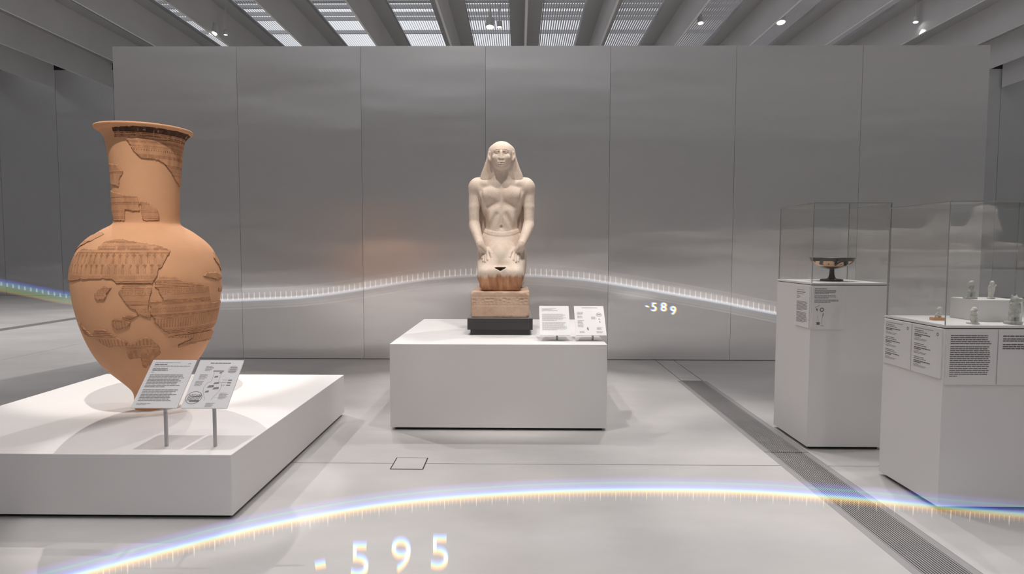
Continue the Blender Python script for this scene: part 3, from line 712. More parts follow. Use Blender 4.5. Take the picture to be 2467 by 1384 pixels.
# ------------------------------------------------------------------ kneeling statue
SX, SY, SZ = -0.148, 5.215, 0.629
mount = empty('statue_mount', (SX, SY, SZ), label='black stepped mount block between the kneeling statue and its plinth', cat='mount')
b = MB(); b.box(-0.235, 0.235, -0.345, 0.345, 0, 0.043); b.build('foot', M['black'], mount, bevel=0.002)
b = MB(); b.box(-0.259, 0.259, -0.358, 0.358, 0.043, 0.133); b.build('block', M['black'], mount, bevel=0.003)
b = MB(); b.box(-0.256, 0.256, -0.355, 0.355, 0.133, 0.140); b.build('plate', mat('mount_plate', s2l((150, 145, 142)), 0.5), mount)
def stone(name, c1, c2, stain=False):
    m, nt, p = newmat(name); p.inputs['Roughness'].default_value = 0.62; p.inputs['Specular IOR Level'].default_value = 0.3
    tc = nt.nodes.new('ShaderNodeTexCoord')
    n = nt.nodes.new('ShaderNodeTexNoise'); n.inputs['Scale'].default_value = 7; n.inputs['Detail'].default_value = 8; n.inputs['Roughness'].default_value = 0.7
    link(nt, tc.outputs['Object'], n.inputs['Vector'])
    r = nt.nodes.new('ShaderNodeValToRGB'); r.color_ramp.elements[0].position = 0.33; r.color_ramp.elements[1].position = 0.67
    r.color_ramp.elements[0].color = (*c1, 1); r.color_ramp.elements[1].color = (*c2, 1); link(nt, n.outputs[0], r.inputs[0])
    sp = nt.nodes.new('ShaderNodeTexNoise'); sp.inputs['Scale'].default_value = 150; sp.inputs['Detail'].default_value = 3; link(nt, tc.outputs['Object'], sp.inputs['Vector'])
    spr = nt.nodes.new('ShaderNodeValToRGB'); spr.color_ramp.elements[0].position = 0.36; spr.color_ramp.elements[1].position = 0.5
    spr.color_ramp.elements[0].color = (0.88, 0.85, 0.83, 1); spr.color_ramp.elements[1].color = (1, 1, 1, 1); link(nt, sp.outputs[0], spr.inputs[0])
    mx = nt.nodes.new('ShaderNodeMix'); mx.data_type = 'RGBA'; mx.blend_type = 'MULTIPLY'; mx.inputs[0].default_value = 0.8
    link(nt, r.outputs[0], mx.inputs[6]); link(nt, spr.outputs[0], mx.inputs[7])
    last = mx.outputs[2]
    if stain:     # brown mineral stain across the lower knees, its own ragged edge
        se = nt.nodes.new('ShaderNodeSeparateXYZ'); link(nt, tc.outputs['Object'], se.inputs[0])
        n3 = nt.nodes.new('ShaderNodeTexNoise'); n3.inputs['Scale'].default_value = 16; n3.inputs['Detail'].default_value = 4
        mp = nt.nodes.new('ShaderNodeMapping'); mp.inputs['Scale'].default_value = (1.6, 1, 0.5); link(nt, tc.outputs['Object'], mp.inputs[0]); link(nt, mp.outputs[0], n3.inputs['Vector'])
        ma = nt.nodes.new('ShaderNodeMath'); ma.operation = 'MULTIPLY_ADD'; ma.inputs[1].default_value = 0.09; link(nt, n3.outputs[0], ma.inputs[0]); link(nt, se.outputs[2], ma.inputs[2])
        mr = nt.nodes.new('ShaderNodeMapRange'); mr.inputs[1].default_value = 0.388; mr.inputs[2].default_value = 0.362; link(nt, ma.outputs[0], mr.inputs[0])
        fy = nt.nodes.new('ShaderNodeMapRange'); fy.inputs[1].default_value = -0.10; fy.inputs[2].default_value = -0.20; link(nt, se.outputs[1], fy.inputs[0])
        mm = nt.nodes.new('ShaderNodeMath'); mm.operation = 'MULTIPLY'; link(nt, mr.outputs[0], mm.inputs[0]); link(nt, fy.outputs[0], mm.inputs[1])
        m4 = nt.nodes.new('ShaderNodeMath'); m4.operation = 'MULTIPLY'; m4.inputs[1].default_value = 0.95; link(nt, mm.outputs[0], m4.inputs[0])
        m2 = nt.nodes.new('ShaderNodeMix'); m2.data_type = 'RGBA'; link(nt, m4.outputs[0], m2.inputs[0]); link(nt, last, m2.inputs[6])
        r3 = nt.nodes.new('ShaderNodeValToRGB'); r3.color_ramp.elements[0].color = (*s2l((152, 100, 68)), 1); r3.color_ramp.elements[1].color = (*s2l((196, 146, 106)), 1)
        r3.color_ramp.elements[0].position = 0.35; r3.color_ramp.elements[1].position = 0.65
        link(nt, n3.outputs[0], r3.inputs[0]); link(nt, r3.outputs[0], m2.inputs[7]); last = m2.outputs[2]
    link(nt, last, p.inputs['Base Color'])
    bp = nt.nodes.new('ShaderNodeBump'); bp.inputs['Strength'].default_value = 0.15; bp.inputs['Distance'].default_value = 0.004
    link(nt, sp.outputs[0], bp.inputs['Height']); link(nt, bp.outputs[0], p.inputs['Normal'])
    return m
STONE = stone('pale_pink_quartzite', s2l((210, 190, 172)), s2l((230, 214, 200)), True)
STONE_B = stone('tan_quartzite', s2l((192, 160, 136)), s2l((216, 190, 168)))
statue = empty('kneeling_statue', (SX, SY, SZ + 0.140), label='pale stone statue of a kneeling man with a long wig, hands on thighs', cat='statue')
# base block with chipped edges and two inscribed bands
def base_mesh():
    f = Field((-0.26, -0.375, -0.01), (0.26, 0.375, 0.24), 0.0048)
    f.box((-0.232, -0.345, 0.0), (0.232, 0.345, 0.207), 0.010, 0.004)
    f.cap((-0.24, -0.348, 0.165), (0.24, -0.348, 0.165), 0.006, k=0.003, sub=True); f.cap((-0.24, -0.348, 0.098), (0.24, -0.348, 0.098), 0.006, k=0.003, sub=True)
    rr = random.Random(3)
    for i in range(13):                                   # shallow carved signs between the two lines
        x = -0.205 + i * 0.034; z = 0.130 + rr.uniform(-0.008, 0.008)
        if i % 4 in (0, 3): f.ell((x, -0.347, z + 0.014), (0.019, 0.010, 0.007), 0.003, True); f.ell((x, -0.347, z - 0.012), (0.010, 0.009, 0.006), 0.003, True)
        elif i % 4 == 1: f.cap((x - 0.004, -0.347, z - 0.016), (x + 0.004, -0.347, z + 0.018), 0.0055, k=0.003, sub=True)
        else: f.ell((x, -0.347, z + 0.012), (0.009, 0.010, 0.008), 0.003, True); f.cap((x - 0.010, -0.347, z - 0.010), (x + 0.012, -0.347, z - 0.008), 0.005, k=0.003, sub=True)
    for i in range(16):
        f.ell((rr.uniform(-0.24, 0.24), -0.345, rr.choice((0.0, 0.207)) + rr.uniform(-0.004, 0.004)), (rr.uniform(0.006, 0.02), 0.008, 0.008), 0.006, True)
    for c in ((-0.232, -0.345, 0.207), (0.232, -0.345, 0.2), (0.232, -0.345, 0.0)): f.ell(c, (0.022, 0.02, 0.016), 0.012, True)
    return f.mesh('base')
meshobj('base', base_mesh(), STONE_B, statue)
def body_mesh():
    f = Field((-0.31, -0.37, 0.19), (0.31, 0.37, 1.26), 0.0055)
    # torso
    f.ell((0, 0.115, 0.52), (0.185, 0.17, 0.17), 0.04); f.ell((0, 0.09, 0.60), (0.188, 0.135, 0.13), 0.04); f.ell((0, 0.095, 0.71), (0.132, 0.105, 0.20), 0.06)
    f.ell((0, 0.095, 0.88), (0.140, 0.108, 0.17), 0.06); f.ell((0, 0.100, 1.02), (0.200, 0.105, 0.120), 0.05)
    for s in (-1, 1):
        f.ell((s * 0.080, 0.022, 1.000), (0.100, 0.046, 0.062), 0.03)                     # pectorals
        f.ell((s * 0.135, 0.10, 0.95), (0.045, 0.085, 0.12), 0.04)                         # flanks
        f.ell((s * 0.212, 0.090, 1.065), (0.068, 0.076, 0.078), 0.035)                     # shoulders
        f.cap((s * 0.20, 0.10, 1.090), (s * 0.045, 0.110, 1.135), 0.056, 0.066, 0.04)
        f.cap((s * 0.03, 0.025, 1.085), (s * 0.16, 0.045, 1.100), 0.016, 0.014, 0.03)      # collar bones
        f.ell((s * 0.055, 0.010, 0.80), (0.050, 0.03, 0.10), 0.04)
    f.cap((0, 0.095, 1.08), (0, 0.07, 1.26), 0.088, 0.066, 0.03)
    f.ell((0, -0.035, 0.985), (0.008, 0.02, 0.06), 0.03, True)                              # sternum groove
    f.cap((0, -0.022, 0.91), (0, -0.018, 0.76), 0.005, 0.005, 0.02, True)
    f.ell((0, -0.020, 0.728), (0.010, 0.020, 0.016), 0.012, True)                           # navel
    for s in (-1, 1):
        f.cap((s * 0.015, -0.032, 0.930), (s * 0.135, -0.010, 0.890), 0.014, 0.016, 0.025, True)   # arch under the ribs
        f.cap((s * 0.045, -0.030, 0.83), (s * 0.10, -0.012, 0.72), 0.012, 0.012, 0.03, True)
    for s in (-1, 1): f.cap((s * 0.172, 0.010, 1.030), (s * 0.160, 0.000, 0.930), 0.008, 0.014, 0.02, True)       # crease between arm and chest
    # back pillar
    f.box((-0.085, 0.17, 0.20), (0.085, 0.30, 1.10), 0.012, 0.03)
    # lap: thighs sloping forward to the knees, kilt stretched flat between
    for s in (-1, 1):
        f.cap((s * 0.090, 0.13, 0.525), (s * 0.088, -0.205, 0.335), 0.120, 0.104, 0.03)
        f.box((min(s * 0.012, s * 0.168), -0.325, 0.200), (max(s * 0.012, s * 0.168), -0.02, 0.400), 0.055, 0.02)
        f.cap((s * 0.100, -0.16, 0.265), (s * 0.140, 0.28, 0.262), 0.062, 0.058, 0.02)        # shins on the base
        f.ell((s * 0.155, 0.10, 0.42), (0.060, 0.13, 0.15), 0.02)                            # calves pressed under
        f.ell((s * 0.14, 0.27, 0.33), (0.05, 0.06, 0.13), 0.02)                              # heels
    f.box((-0.05, -0.300, 0.205), (0.05, 0.0, 0.40), 0.02, 0.03)
    f.ell((0, -0.04, 0.455), (0.11, 0.20, 0.150), 0.05)
    f.cap((-0.06, -0.19, 0.415), (-0.06, 0.02, 0.565), 0.055, 0.08, 0.04); f.cap((0.06, -0.19, 0.415), (0.06, 0.02, 0.565), 0.055, 0.08, 0.04)
    f.op((-0.05, -0.36, 0.355), (0.05, -0.20, 0.405), lambda x, y, z: np.maximum(np.maximum(z - 0.398, np.abs(x) * 0.6 + 0.366 - z), np.maximum(y + 0.20, -0.36 - y)) * 0.8, 0.003, True)   # triangular gap under the kilt hem
    f.cap((0, -0.325, 0.36), (0, -0.325, 0.22), 0.006, 0.007, 0.02, True)                   # line between the knees
    def front(x, z):                                                                        # front surface of the lap at x, z
        i = int(round((x - f.lo[0]) / f.h)); k = int(round((z - f.lo[2]) / f.h)); col_ = f.D[i, :, k]
        return f.lo[1] + f.h * int(np.argmax(col_ < 0))
    lapy = {}
    for s in (-1, 1):
        for x in (0.166, 0.16, 0.15, 0.145, 0.14, 0.126, 0.122, 0.112, 0.108, 0.104, 0.08, 0.075):
            for z in (0.585, 0.55, 0.535, 0.515, 0.51, 0.495, 0.48, 0.475, 0.465, 0.455, 0.445, 0.44): lapy[(s, x, z)] = front(s * x, z)
    # belt: band standing slightly proud, dipping under the navel
    sl = f.sl((-0.17, -0.06, 0.62), (0.17, 0.10, 0.76), 0.0); gx, gy, gz = f.grid(sl)
    zb = 0.668 + 1.2 * np.minimum(gx * gx, 0.04) + 0.10 * np.clip(gy + 0.03, 0, 0.3)
    f.D[sl] -= (0.0045 * np.clip((0.019 - np.abs(gz - zb)) / 0.005, 0, 1)).astype(np.float32)
    # arms
    for s in (-1, 1):
        f.cap((s * 0.230, 0.090, 1.065), (s * 0.234, 0.075, 0.90), 0.052, 0.045, 0.02)
        f.cap((s * 0.234, 0.075, 0.90), (s * 0.233, 0.060, 0.765), 0.046, 0.043, 0.012)
        f.ell((s * 0.231, 0.057, 0.735), (0.045, 0.05, 0.055), 0.02)
        f.cap((s * 0.228, 0.040, 0.735), (s * 0.172, -0.135, 0.590), 0.047, 0.033, 0.012)
        f.box((min(s * 0.12, s * 0.215), 0.13, 0.66), (max(s * 0.12, s * 0.215), 0.17, 1.02), 0.01, 0.01)   # stone web to the flank, set back
        # hand lying flat on the slope of the thigh, fingers forward and down
        yy = lambda x, z, o: lapy[(s, x, z)] - o
        f.cap((s * 0.170, -0.140, 0.586), (s * 0.14, yy(0.14, 0.515, 0.004), 0.515), 0.031, 0.022, 0.010)
        f.cap((s * 0.160, -0.150, 0.570), (s * 0.112, yy(0.112, 0.515, 0.004), 0.515), 0.026, 0.020, 0.010)
        f.cap((s * 0.168, -0.150, 0.570), (s * 0.160, yy(0.16, 0.51, 0.002), 0.510), 0.026, 0.018, 0.010)
        for x0, x1, zt in ((0.16, 0.15, 0.465), (0.145, 0.14, 0.445), (0.126, 0.122, 0.44), (0.108, 0.104, 0.455)):
            zm = 0.48; f.cap((s * x0, yy(x0, 0.515, 0.005), 0.515), (s * x1, yy(x1, zm, 0.006), zm), 0.0125, 0.0115, 0.003)
            f.cap((s * x1, yy(x1, zm, 0.006), zm), (s * x1, yy(x1, zt, 0.005), zt), 0.0115, 0.0095, 0.003)
        f.cap((s * 0.112, yy(0.112, 0.55, 0.008), 0.550), (s * 0.08, yy(0.08, 0.51, 0.005), 0.510), 0.015, 0.011, 0.006)     # thumb
        f.cap((s * 0.08, yy(0.08, 0.51, 0.005), 0.510), (s * 0.075, yy(0.075, 0.48, 0.004), 0.480), 0.011, 0.009, 0.004)
    return f.mesh('body')
meshobj('body', body_mesh(), STONE, statue)
def head_mesh():
    f = Field((-0.20, -0.14, 1.08), (0.20, 0.24, 1.47), 0.0032)
    # wig: smooth crown and flaring lappets behind the ears
    f.ell((0, 0.065, 1.348), (0.108, 0.138, 0.106), 0.02)
    def lap(x, y, z):
        w = np.interp(np.clip(z, 1.10, 1.40), [1.10, 1.165, 1.24, 1.31, 1.40], [0.184, 0.180, 0.150, 0.126, 0.100])
        yf = np.interp(z, [1.10, 1.20, 1.40], [0.045, 0.035, 0.010])
        a = (np.abs(x) - w) * 0.93; b_ = np.abs(y - (yf + 0.20) / 2) - (0.20 - yf) / 2; c_ = np.maximum(z - 1.40, 1.09 - z)
        ex = 0.022; q = [np.maximum(t + ex, 0) for t in (a, b_, c_)]
        return np.sqrt(q[0] ** 2 + q[1] ** 2 + q[2] ** 2) + np.minimum(np.maximum(a, np.maximum(b_, c_)) + ex, 0) - ex
    f.op((-0.19, 0.0, 1.11), (0.19, 0.21, 1.41), lap, 0.03)
    # hollow beside the neck
    for s in (-1, 1): f.cap((s * 0.094, 0.015, 1.275), (s * 0.086, 0.005, 1.13), 0.016, 0.022, 0.015, True)
    f.cap((0, 0.085, 1.10), (0, 0.06, 1.27), 0.074, 0.066, 0.02)
    # face
    f.ell((0, 0.022, 1.322), (0.084, 0.102, 0.098), 0.012); f.ell((0, 0.000, 1.268), (0.071, 0.086, 0.056), 0.03)
    f.ell((0, -0.062, 1.236), (0.032, 0.026, 0.022), 0.02)
    for s in (-1, 1):
        f.ell((s * 0.044, -0.052, 1.300), (0.030, 0.028, 0.028), 0.02)                       # cheeks
        f.ell((s * 0.034, -0.086, 1.341), (0.021, 0.018, 0.0105), 0.010, True)               # eye sockets
        f.ell((s * 0.035, -0.064, 1.340), (0.016, 0.016, 0.0085), 0.004)
        f.cap((s * 0.012, -0.084, 1.3615), (s * 0.036, -0.081, 1.3645), 0.0042, 0.0046, 0.006); f.cap((s * 0.036, -0.081, 1.3645), (s * 0.066, -0.056, 1.3570), 0.0048, 0.003, 0.006)
        f.cap((s * 0.016, -0.078, 1.349), (s * 0.034, -0.080, 1.3515), 0.003, 0.003, 0.004); f.cap((s * 0.034, -0.080, 1.3515), (s * 0.056, -0.066, 1.346), 0.003, 0.0025, 0.004)
        f.cap((s * 0.018, -0.078, 1.332), (s * 0.050, -0.069, 1.332), 0.0026, 0.0024, 0.004)
        f.ell((s * 0.097, 0.005, 1.322), (0.017, 0.018, 0.040), 0.008)                       # ears
        f.ell((s * 0.104, -0.010, 1.330), (0.008, 0.010, 0.022), 0.006, True); f.ell((s * 0.098, 0.000, 1.290), (0.010, 0.010, 0.012), 0.012)
        f.ell((s * 0.018, -0.100, 1.284), (0.008, 0.010, 0.007), 0.006, True)
        f.cap((s * 0.028, -0.092, 1.286), (s * 0.040, -0.080, 1.262), 0.003, 0.003, 0.008, True)
    f.cap((0, -0.078, 1.342), (0, -0.087, 1.300), 0.009, 0.014, 0.012); f.ell((0, -0.088, 1.292), (0.021, 0.010, 0.008), 0.010)
    f.ell((0.003, -0.108, 1.302), (0.014, 0.010, 0.016), 0.008, True)                          # broken nose tip
    f.ell((0, -0.080, 1.2625), (0.030, 0.016, 0.0075), 0.006); f.ell((0, -0.079, 1.2475), (0.026, 0.015, 0.007), 0.006)
    f.cap((-0.027, -0.094, 1.2550), (0.027, -0.094, 1.2550), 0.0035, k=0.004, sub=True)
    f.ell((0.004, -0.096, 1.250), (0.012, 0.009, 0.006), 0.006, True); f.ell((0, -0.088, 1.2365), (0.02, 0.007, 0.004), 0.006, True)
    return f.mesh('head')
meshobj('head', head_mesh(), STONE, statue)

# ------------------------------------------------------------------ footed cup in its case
KX, KY, KZ = 2.148, 4.255, 1.096
cup = empty('footed_cup', (KX, KY, KZ), label='black and orange painted stemmed drinking cup in the left glass case', cat='cup')
KM = colmat('glazed_cup', 0.22, 0.5)
kp = cr([(0.070, 0.0), (0.072, 0.006), (0.066, 0.013), (0.030, 0.018), (0.019, 0.035), (0.0155, 0.06), (0.018, 0.078), (0.045, 0.084), (0.085, 0.099), (0.118, 0.120), (0.132, 0.136), (0.137, 0.146), (0.143, 0.157),
         (0.141, 0.159), (0.134, 0.150), (0.127, 0.137), (0.112, 0.120), (0.080, 0.102), (0.040, 0.090), (0.003, 0.087)], 4)
b = MB(); b.lathe(kp, 96, closed=True); me = b.mesh('bowl', smooth=True)
co = np.empty(len(me.vertices) * 3, np.float32); me.vertices.foreach_get('co', co); co = co.reshape(-1, 3)
rad = np.hypot(co[:, 0], co[:, 1]); th = np.degrees(np.arctan2(co[:, 0], -co[:, 1])); outer = np.arange(len(co)) < 96 * 49
blk = np.array(s2l((58, 54, 52))); org = np.array(s2l((224, 184, 152))); pale = np.array(s2l((226, 208, 190)))
col = np.tile(blk, (len(co), 1))
bandm = outer & (co[:, 2] > 0.099) & (co[:, 2] < 0.137)
fg = vnoise(th * 0.11, co[:, 2] * 60, 4) > 0.66
col[bandm & ~fg] = org; col[bandm & fg] = blk * 1.4
col[outer & (co[:, 2] > 0.078) & (co[:, 2] < 0.099)] = s2l((96, 74, 62))
setcols(me, col); meshobj('bowl', me, KM, cup)
b = MB(); hp = cr([(-0.034, -0.110, 0.112), (-0.036, -0.136, 0.120), (-0.022, -0.158, 0.136), (0.012, -0.160, 0.138), (0.030, -0.138, 0.122), (0.028, -0.112, 0.112)], 4)
for i in range(len(hp) - 1): b.tube(hp[i], hp[i + 1], 0.0065, n=10)
b.build('handle', mat('black_glaze', blk, 0.2), cup, smooth=True)

# ------------------------------------------------------------------ case of small figurines
riser = MB(); riser.box(-0.115, 0.115, -0.105, 0.105, 0, 0.113)
ro = riser.build('display_riser', M['white'], None, bevel=0.002, loc=(2.518, 3.345, 0.934)); tag(ro, 'low white riser block inside the case of figurines', 'riser')
FAI = mat('grey_green_faience', s2l((176, 178, 170)), 0.5, var=0.35, scale=45, bump=0.2, bscale=250)
FAI2 = mat('pale_faience', s2l((205, 202, 195)), 0.5, var=0.18, scale=60, bump=0.2, bscale=250)
WOOD = mat('orange_wood_base', s2l((206, 152, 96)), 0.6, var=0.08, scale=40)
def figurine(name, loc, label, fn, hi, h=0.0016, m=None, rz=0.0, base=None):
    t = empty(name, loc, rz, label=label, cat='figurine', group='small figurines in the right case')
    f = Field((-hi[0], -hi[1], -0.004), (hi[0], hi[1], hi[2]), h); fn(f)
    meshobj('figure', f.mesh('figure'), m or FAI, t)
    if base:
        b = MB(); b.box(*base[0]); b.build('base', base[1], t, bevel=0.002)
def seated(f):      # seated goddess with a child on her lap, throne behind
    f.box((-0.022, -0.03, 0.0), (0.018, 0.028, 0.008), 0.002, 0.002); f.box((-0.002, -0.012, 0.006), (0.018, 0.026, 0.042), 0.003, 0.004)
    f.cap((-0.016, -0.008, 0.010), (-0.014, -0.008, 0.036), 0.007, 0.007, 0.004); f.cap((-0.014, -0.008, 0.038), (0.008, 0.0, 0.040), 0.008, 0.009, 0.004)
    f.ell((0.007, 0.004, 0.055), (0.011, 0.012, 0.020), 0.006); f.ell((0.0, 0.002, 0.080), (0.0125, 0.0125, 0.014), 0.004); f.ell((0.006, 0.002, 0.082), (0.012, 0.013, 0.016), 0.004)
    f.cap((0.006, -0.012, 0.065), (-0.006, -0.014, 0.048), 0.004, 0.004, 0.003); f.cap((-0.012, -0.004, 0.046), (-0.002, -0.006, 0.056), 0.006, 0.005, 0.004)
def standing(f):    # slim standing bird-headed amulet
    f.box((-0.014, -0.014, 0.0), (0.014, 0.016, 0.006), 0.002, 0.002); f.cap((0, 0, 0.008), (0, 0, 0.05), 0.010, 0.013, 0.004); f.ell((0, 0.0, 0.052), (0.016, 0.014, 0.026), 0.006)
    f.ell((0.001, -0.002, 0.084), (0.011, 0.011, 0.012), 0.005); f.cap((0.006, -0.008, 0.066), (0.013, -0.010, 0.072), 0.005, 0.005, 0.004); f.box((-0.006, 0.006, 0.0), (0.006, 0.016, 0.07), 0.002, 0.006)
def squat(f):       # squatting baboon holding its muzzle
    f.box((-0.022, -0.02, 0.0), (0.020, 0.022, 0.007), 0.002, 0.002); f.ell((0.003, 0.004, 0.034), (0.017, 0.017, 0.030), 0.006); f.ell((0.004, 0.002, 0.072), (0.015, 0.015, 0.015), 0.006)
    f.ell((-0.010, -0.004, 0.068), (0.010, 0.009, 0.007), 0.004); f.cap((-0.010, -0.010, 0.012), (-0.012, -0.008, 0.034), 0.007, 0.006, 0.004); f.cap((0.004, -0.012, 0.05), (-0.012, -0.010, 0.056), 0.006, 0.005, 0.004)
    f.cap((0.010, -0.010, 0.012), (0.006, -0.012, 0.034), 0.008, 0.007, 0.004)
def hippo(f):       # tall upright hippopotamus figure with heavy belly
    f.box((-0.032, -0.022, 0.0), (0.032, 0.026, 0.014), 0.003, 0.002)
    for s in (-1, 1):
        f.cap((s * 0.013, -0.004, 0.014), (s * 0.013, 0, 0.05), 0.010, 0.012, 0.004); f.cap((s * 0.022, -0.004, 0.100), (s * 0.022, -0.008, 0.060), 0.007, 0.006, 0.004); f.ell((s * 0.012, 0.002, 0.142), (0.005, 0.004, 0.006), 0.003)
    f.ell((0, -0.002, 0.075), (0.023, 0.023, 0.042), 0.008); f.ell((0.002, 0.0, 0.122), (0.019, 0.018, 0.020), 0.008); f.cap((0.004, -0.006, 0.120), (0.022, -0.014, 0.124), 0.012, 0.010, 0.006); f.box((-0.008, 0.014, 0.0), (0.008, 0.026, 0.12), 0.003, 0.006)
def crouch(f):      # crouching figure leaning back on its haunches
    f.ell((0.008, 0, 0.035), (0.012, 0.012, 0.017), 0.006); f.ell((0.012, 0, 0.060), (0.011, 0.011, 0.012), 0.004); f.ell((0.004, 0, 0.058), (0.008, 0.007, 0.006), 0.003)
    f.cap((0.010, -0.008, 0.024), (-0.012, -0.008, 0.028), 0.006, 0.005, 0.004); f.cap((-0.012, -0.008, 0.028), (-0.014, -0.008, 0.016), 0.005, 0.004, 0.003); f.cap((0.006, -0.010, 0.046), (-0.010, -0.008, 0.034), 0.004, 0.003, 0.003); f.cap((0.012, 0, 0.02), (0.022, 0, 0.014), 0.006, 0.004, 0.004)
figurine('figurine', (2.425, 3.33, 1.0475), 'small grey seated figurine on the white riser, left of the slim standing one', seated, (0.032, 0.036, 0.105))
figurine('figurine', (2.535, 3.33, 1.0475), 'slim pale standing figurine on the right of the white riser', standing, (0.024, 0.024, 0.105), m=FAI2)
figurine('figurine', (2.300, 3.130, 0.9345), 'pale squatting animal figurine in front of the white riser', squat, (0.030, 0.030, 0.097), m=FAI2)
figurine('figurine', (2.497, 3.125, 0.9345), 'tallest grey standing figurine with heavy belly before the riser', hippo, (0.042, 0.036, 0.155))
figurine('figurine', (2.232, 3.300, 0.9345), 'tiny crouching figurine on an orange base, left of the riser', crouch, (0.032, 0.022, 0.082), m=FAI2, base=((-0.030, 0.030, -0.018, 0.018, 0.0, 0.015), WOOD))

# ------------------------------------------------------------------ sphinx behind the viewer (seen only as a reflection in the case glass)
QX, QY = 6.80, -2.95
sph = empty('sphinx_statue', (QX, QY, 0), label='pale stone sphinx mirrored faintly in the glass of the figurine case', cat='statue')
b = MB(); b.box(-2.1, 0.5, -0.45, 0.45, 0, 1.05); b.build('pedestal', M['white'], sph, bevel=0.004)
f = Field((-2.12, -0.42, 1.03), (0.52, 0.42, 2.0), 0.016)
f.box((-2.05, -0.36, 1.05), (0.46, 0.36, 1.28), 0.02, 0.01)
f.cap((-1.5, 0, 1.46), (-0.15, 0, 1.44), 0.20, 0.19, 0.06); f.ell((-1.6, 0, 1.46), (0.28, 0.27, 0.23), 0.06); f.ell((-0.10, 0, 1.50), (0.22, 0.23, 0.24), 0.06)
for s in (-1, 1): f.cap((-0.05, s * 0.14, 1.35), (0.36, s * 0.14, 1.33), 0.075, 0.06, 0.03); f.cap((-1.6, s * 0.24, 1.38), (-1.15, s * 0.27, 1.35), 0.11, 0.06, 0.03)
f.ell((0.0, 0, 1.78), (0.125, 0.105, 0.135), 0.02); f.ell((-0.03, 0, 1.83), (0.15, 0.15, 0.12), 0.02)
for s in (-1, 1): f.cap((-0.03, s * 0.11, 1.82), (0.0, s * 0.17, 1.56), 0.06, 0.075, 0.03)
f.cap((-0.08, 0, 1.8), (-0.10, 0, 1.5), 0.13, 0.19, 0.05); f.ell((0.125, 0, 1.775), (0.02, 0.02, 0.03), 0.02); f.ell((0.05, 0, 1.60), (0.10, 0.12, 0.08), 0.03)
meshobj('body', f.mesh('body'), mat('grey_sandstone', s2l((205, 198, 192)), 0.7, var=0.08, scale=6), sph, (0, 0, 0.03))

# ------------------------------------------------------------------ the band of light that runs through the room, with its years
def path_interp(pts, n):
    return cr(pts, n)
def light_band(name, pts, rows, label, ticks=None, n=8, along=None):
    """vertical ribbon of light; rows = (height offset, colour)"""
    t = empty(name, pts[len(pts) // 2], label=label, cat='light band', group='spectrum light bands')
    o0 = Vector(pts[len(pts) // 2]); P = path_interp(pts, n)
    vs = []; cols = []; fs = []; m = len(rows)
    for i, q in enumerate(P):
        g = along(i / (len(P) - 1)) if along else 1.0
        for dz, c in rows:
            vs.append((q[0] - o0.x, q[1] - o0.y, q[2] - o0.z + dz)); cols.append([v * g for v in c])
    for i in range(len(P) - 1):
        for j in range(m - 1): fs.append((i * m + j, (i + 1) * m + j, (i + 1) * m + j + 1, i * m + j + 1))
    me = bpy.data.meshes.new('band'); me.from_pydata(vs, [], fs); me.update(); setcols(me, np.array(cols)); meshobj('band', me, M['glow'], t)
    if ticks:
        step, per, w, z0, z1m, z1M, c0, c1 = ticks
        L = [0.0]
        for a, c in zip(P[:-1], P[1:]): L.append(L[-1] + math.dist(a, c))
        L = np.array(L); A = np.array(P); s = np.arange(0.02, L[-1], step); vs = []; cols = []; fs = []
        for k, d in enumerate(s):
            q = np.array([np.interp(d, L, A[:, i]) for i in range(3)]); q2 = np.array([np.interp(d + w * (1.0 if k % per else 1.4), L, A[:, i]) for i in range(3)])
            z1 = z1M if k % per == 0 else z1m; g = 1.0 if k % per == 0 else 0.55; bI = len(vs)
            for z_, c in ((z0, c0), ((z0 + z1) / 2, c0), (z1, c1)):
                for qq in (q, q2): vs.append((qq[0] - o0.x, qq[1] - o0.y - 0.002, qq[2] - o0.z + z_)); cols.append([v * g for v in c])
            fs += [(bI, bI + 1, bI + 3, bI + 2), (bI + 2, bI + 3, bI + 5, bI + 4)]
        me = bpy.data.meshes.new('tick_marks'); me.from_pydata(vs, [], fs); me.update(); setcols(me, np.array(cols)); o = meshobj('tick_marks', me, M['glow'], t); o['kind'] = 'stuff'
    return t
K = 0.0021
near_rows = [(-19 * K, (0, 0, 0)), (-13 * K, (0.16, 0.06, 0.0)), (-9 * K, (0.32, 0.16, 0.02)), (-6 * K, (0.46, 0.33, 0.06)), (-3 * K, (0.40, 0.48, 0.22)), (0, (0.26, 0.50, 0.52)), (4 * K, (0.10, 0.22, 0.55)),
             (8 * K, (0.07, 0.09, 0.40)), (11 * K, (0.09, 0.10, 0.26)), (14 * K, (0.03, 0.12, 0.22)), (17 * K, (0.04, 0.20, 0.18)), (20 * K, (0.03, 0.06, 0.20)), (26 * K, (0.04, 0.02, 0.14)), (32 * K, (0, 0, 0))]
near_pts = [(-1.764, 2.085, 0.1), (-1.618, 2.211, 0.1), (-1.408, 2.386, 0.1), (-1.213, 2.541, 0.1), (-1.013, 2.669, 0.1), (-0.68, 2.831, 0.1), (-0.379, 2.923, 0.1), (-0.038, 2.99, 0.1), (0.316, 3.033, 0.1), (0.735, 3.05, 0.1), (1.146, 3.035, 0.1), (1.436, 2.992, 0.1), (1.709, 2.935, 0.1), (1.956, 2.87, 0.1), (2.2, 2.81, 0.1), (2.384, 2.76, 0.1), (2.633, 2.68, 0.1)]
light_band('light_band', near_pts, near_rows, 'rainbow band of light arcing low across the floor in the foreground', (0.0195, 4, 0.003, -6 * K, -22 * K, -30 * K, (0.34, 0.26, 0.14), (0.0, 0.0, 0.0)),
           along=lambda t: 1.0 if t < 0.72 else 1.0 - 0.55 * (t - 0.72) / 0.28)
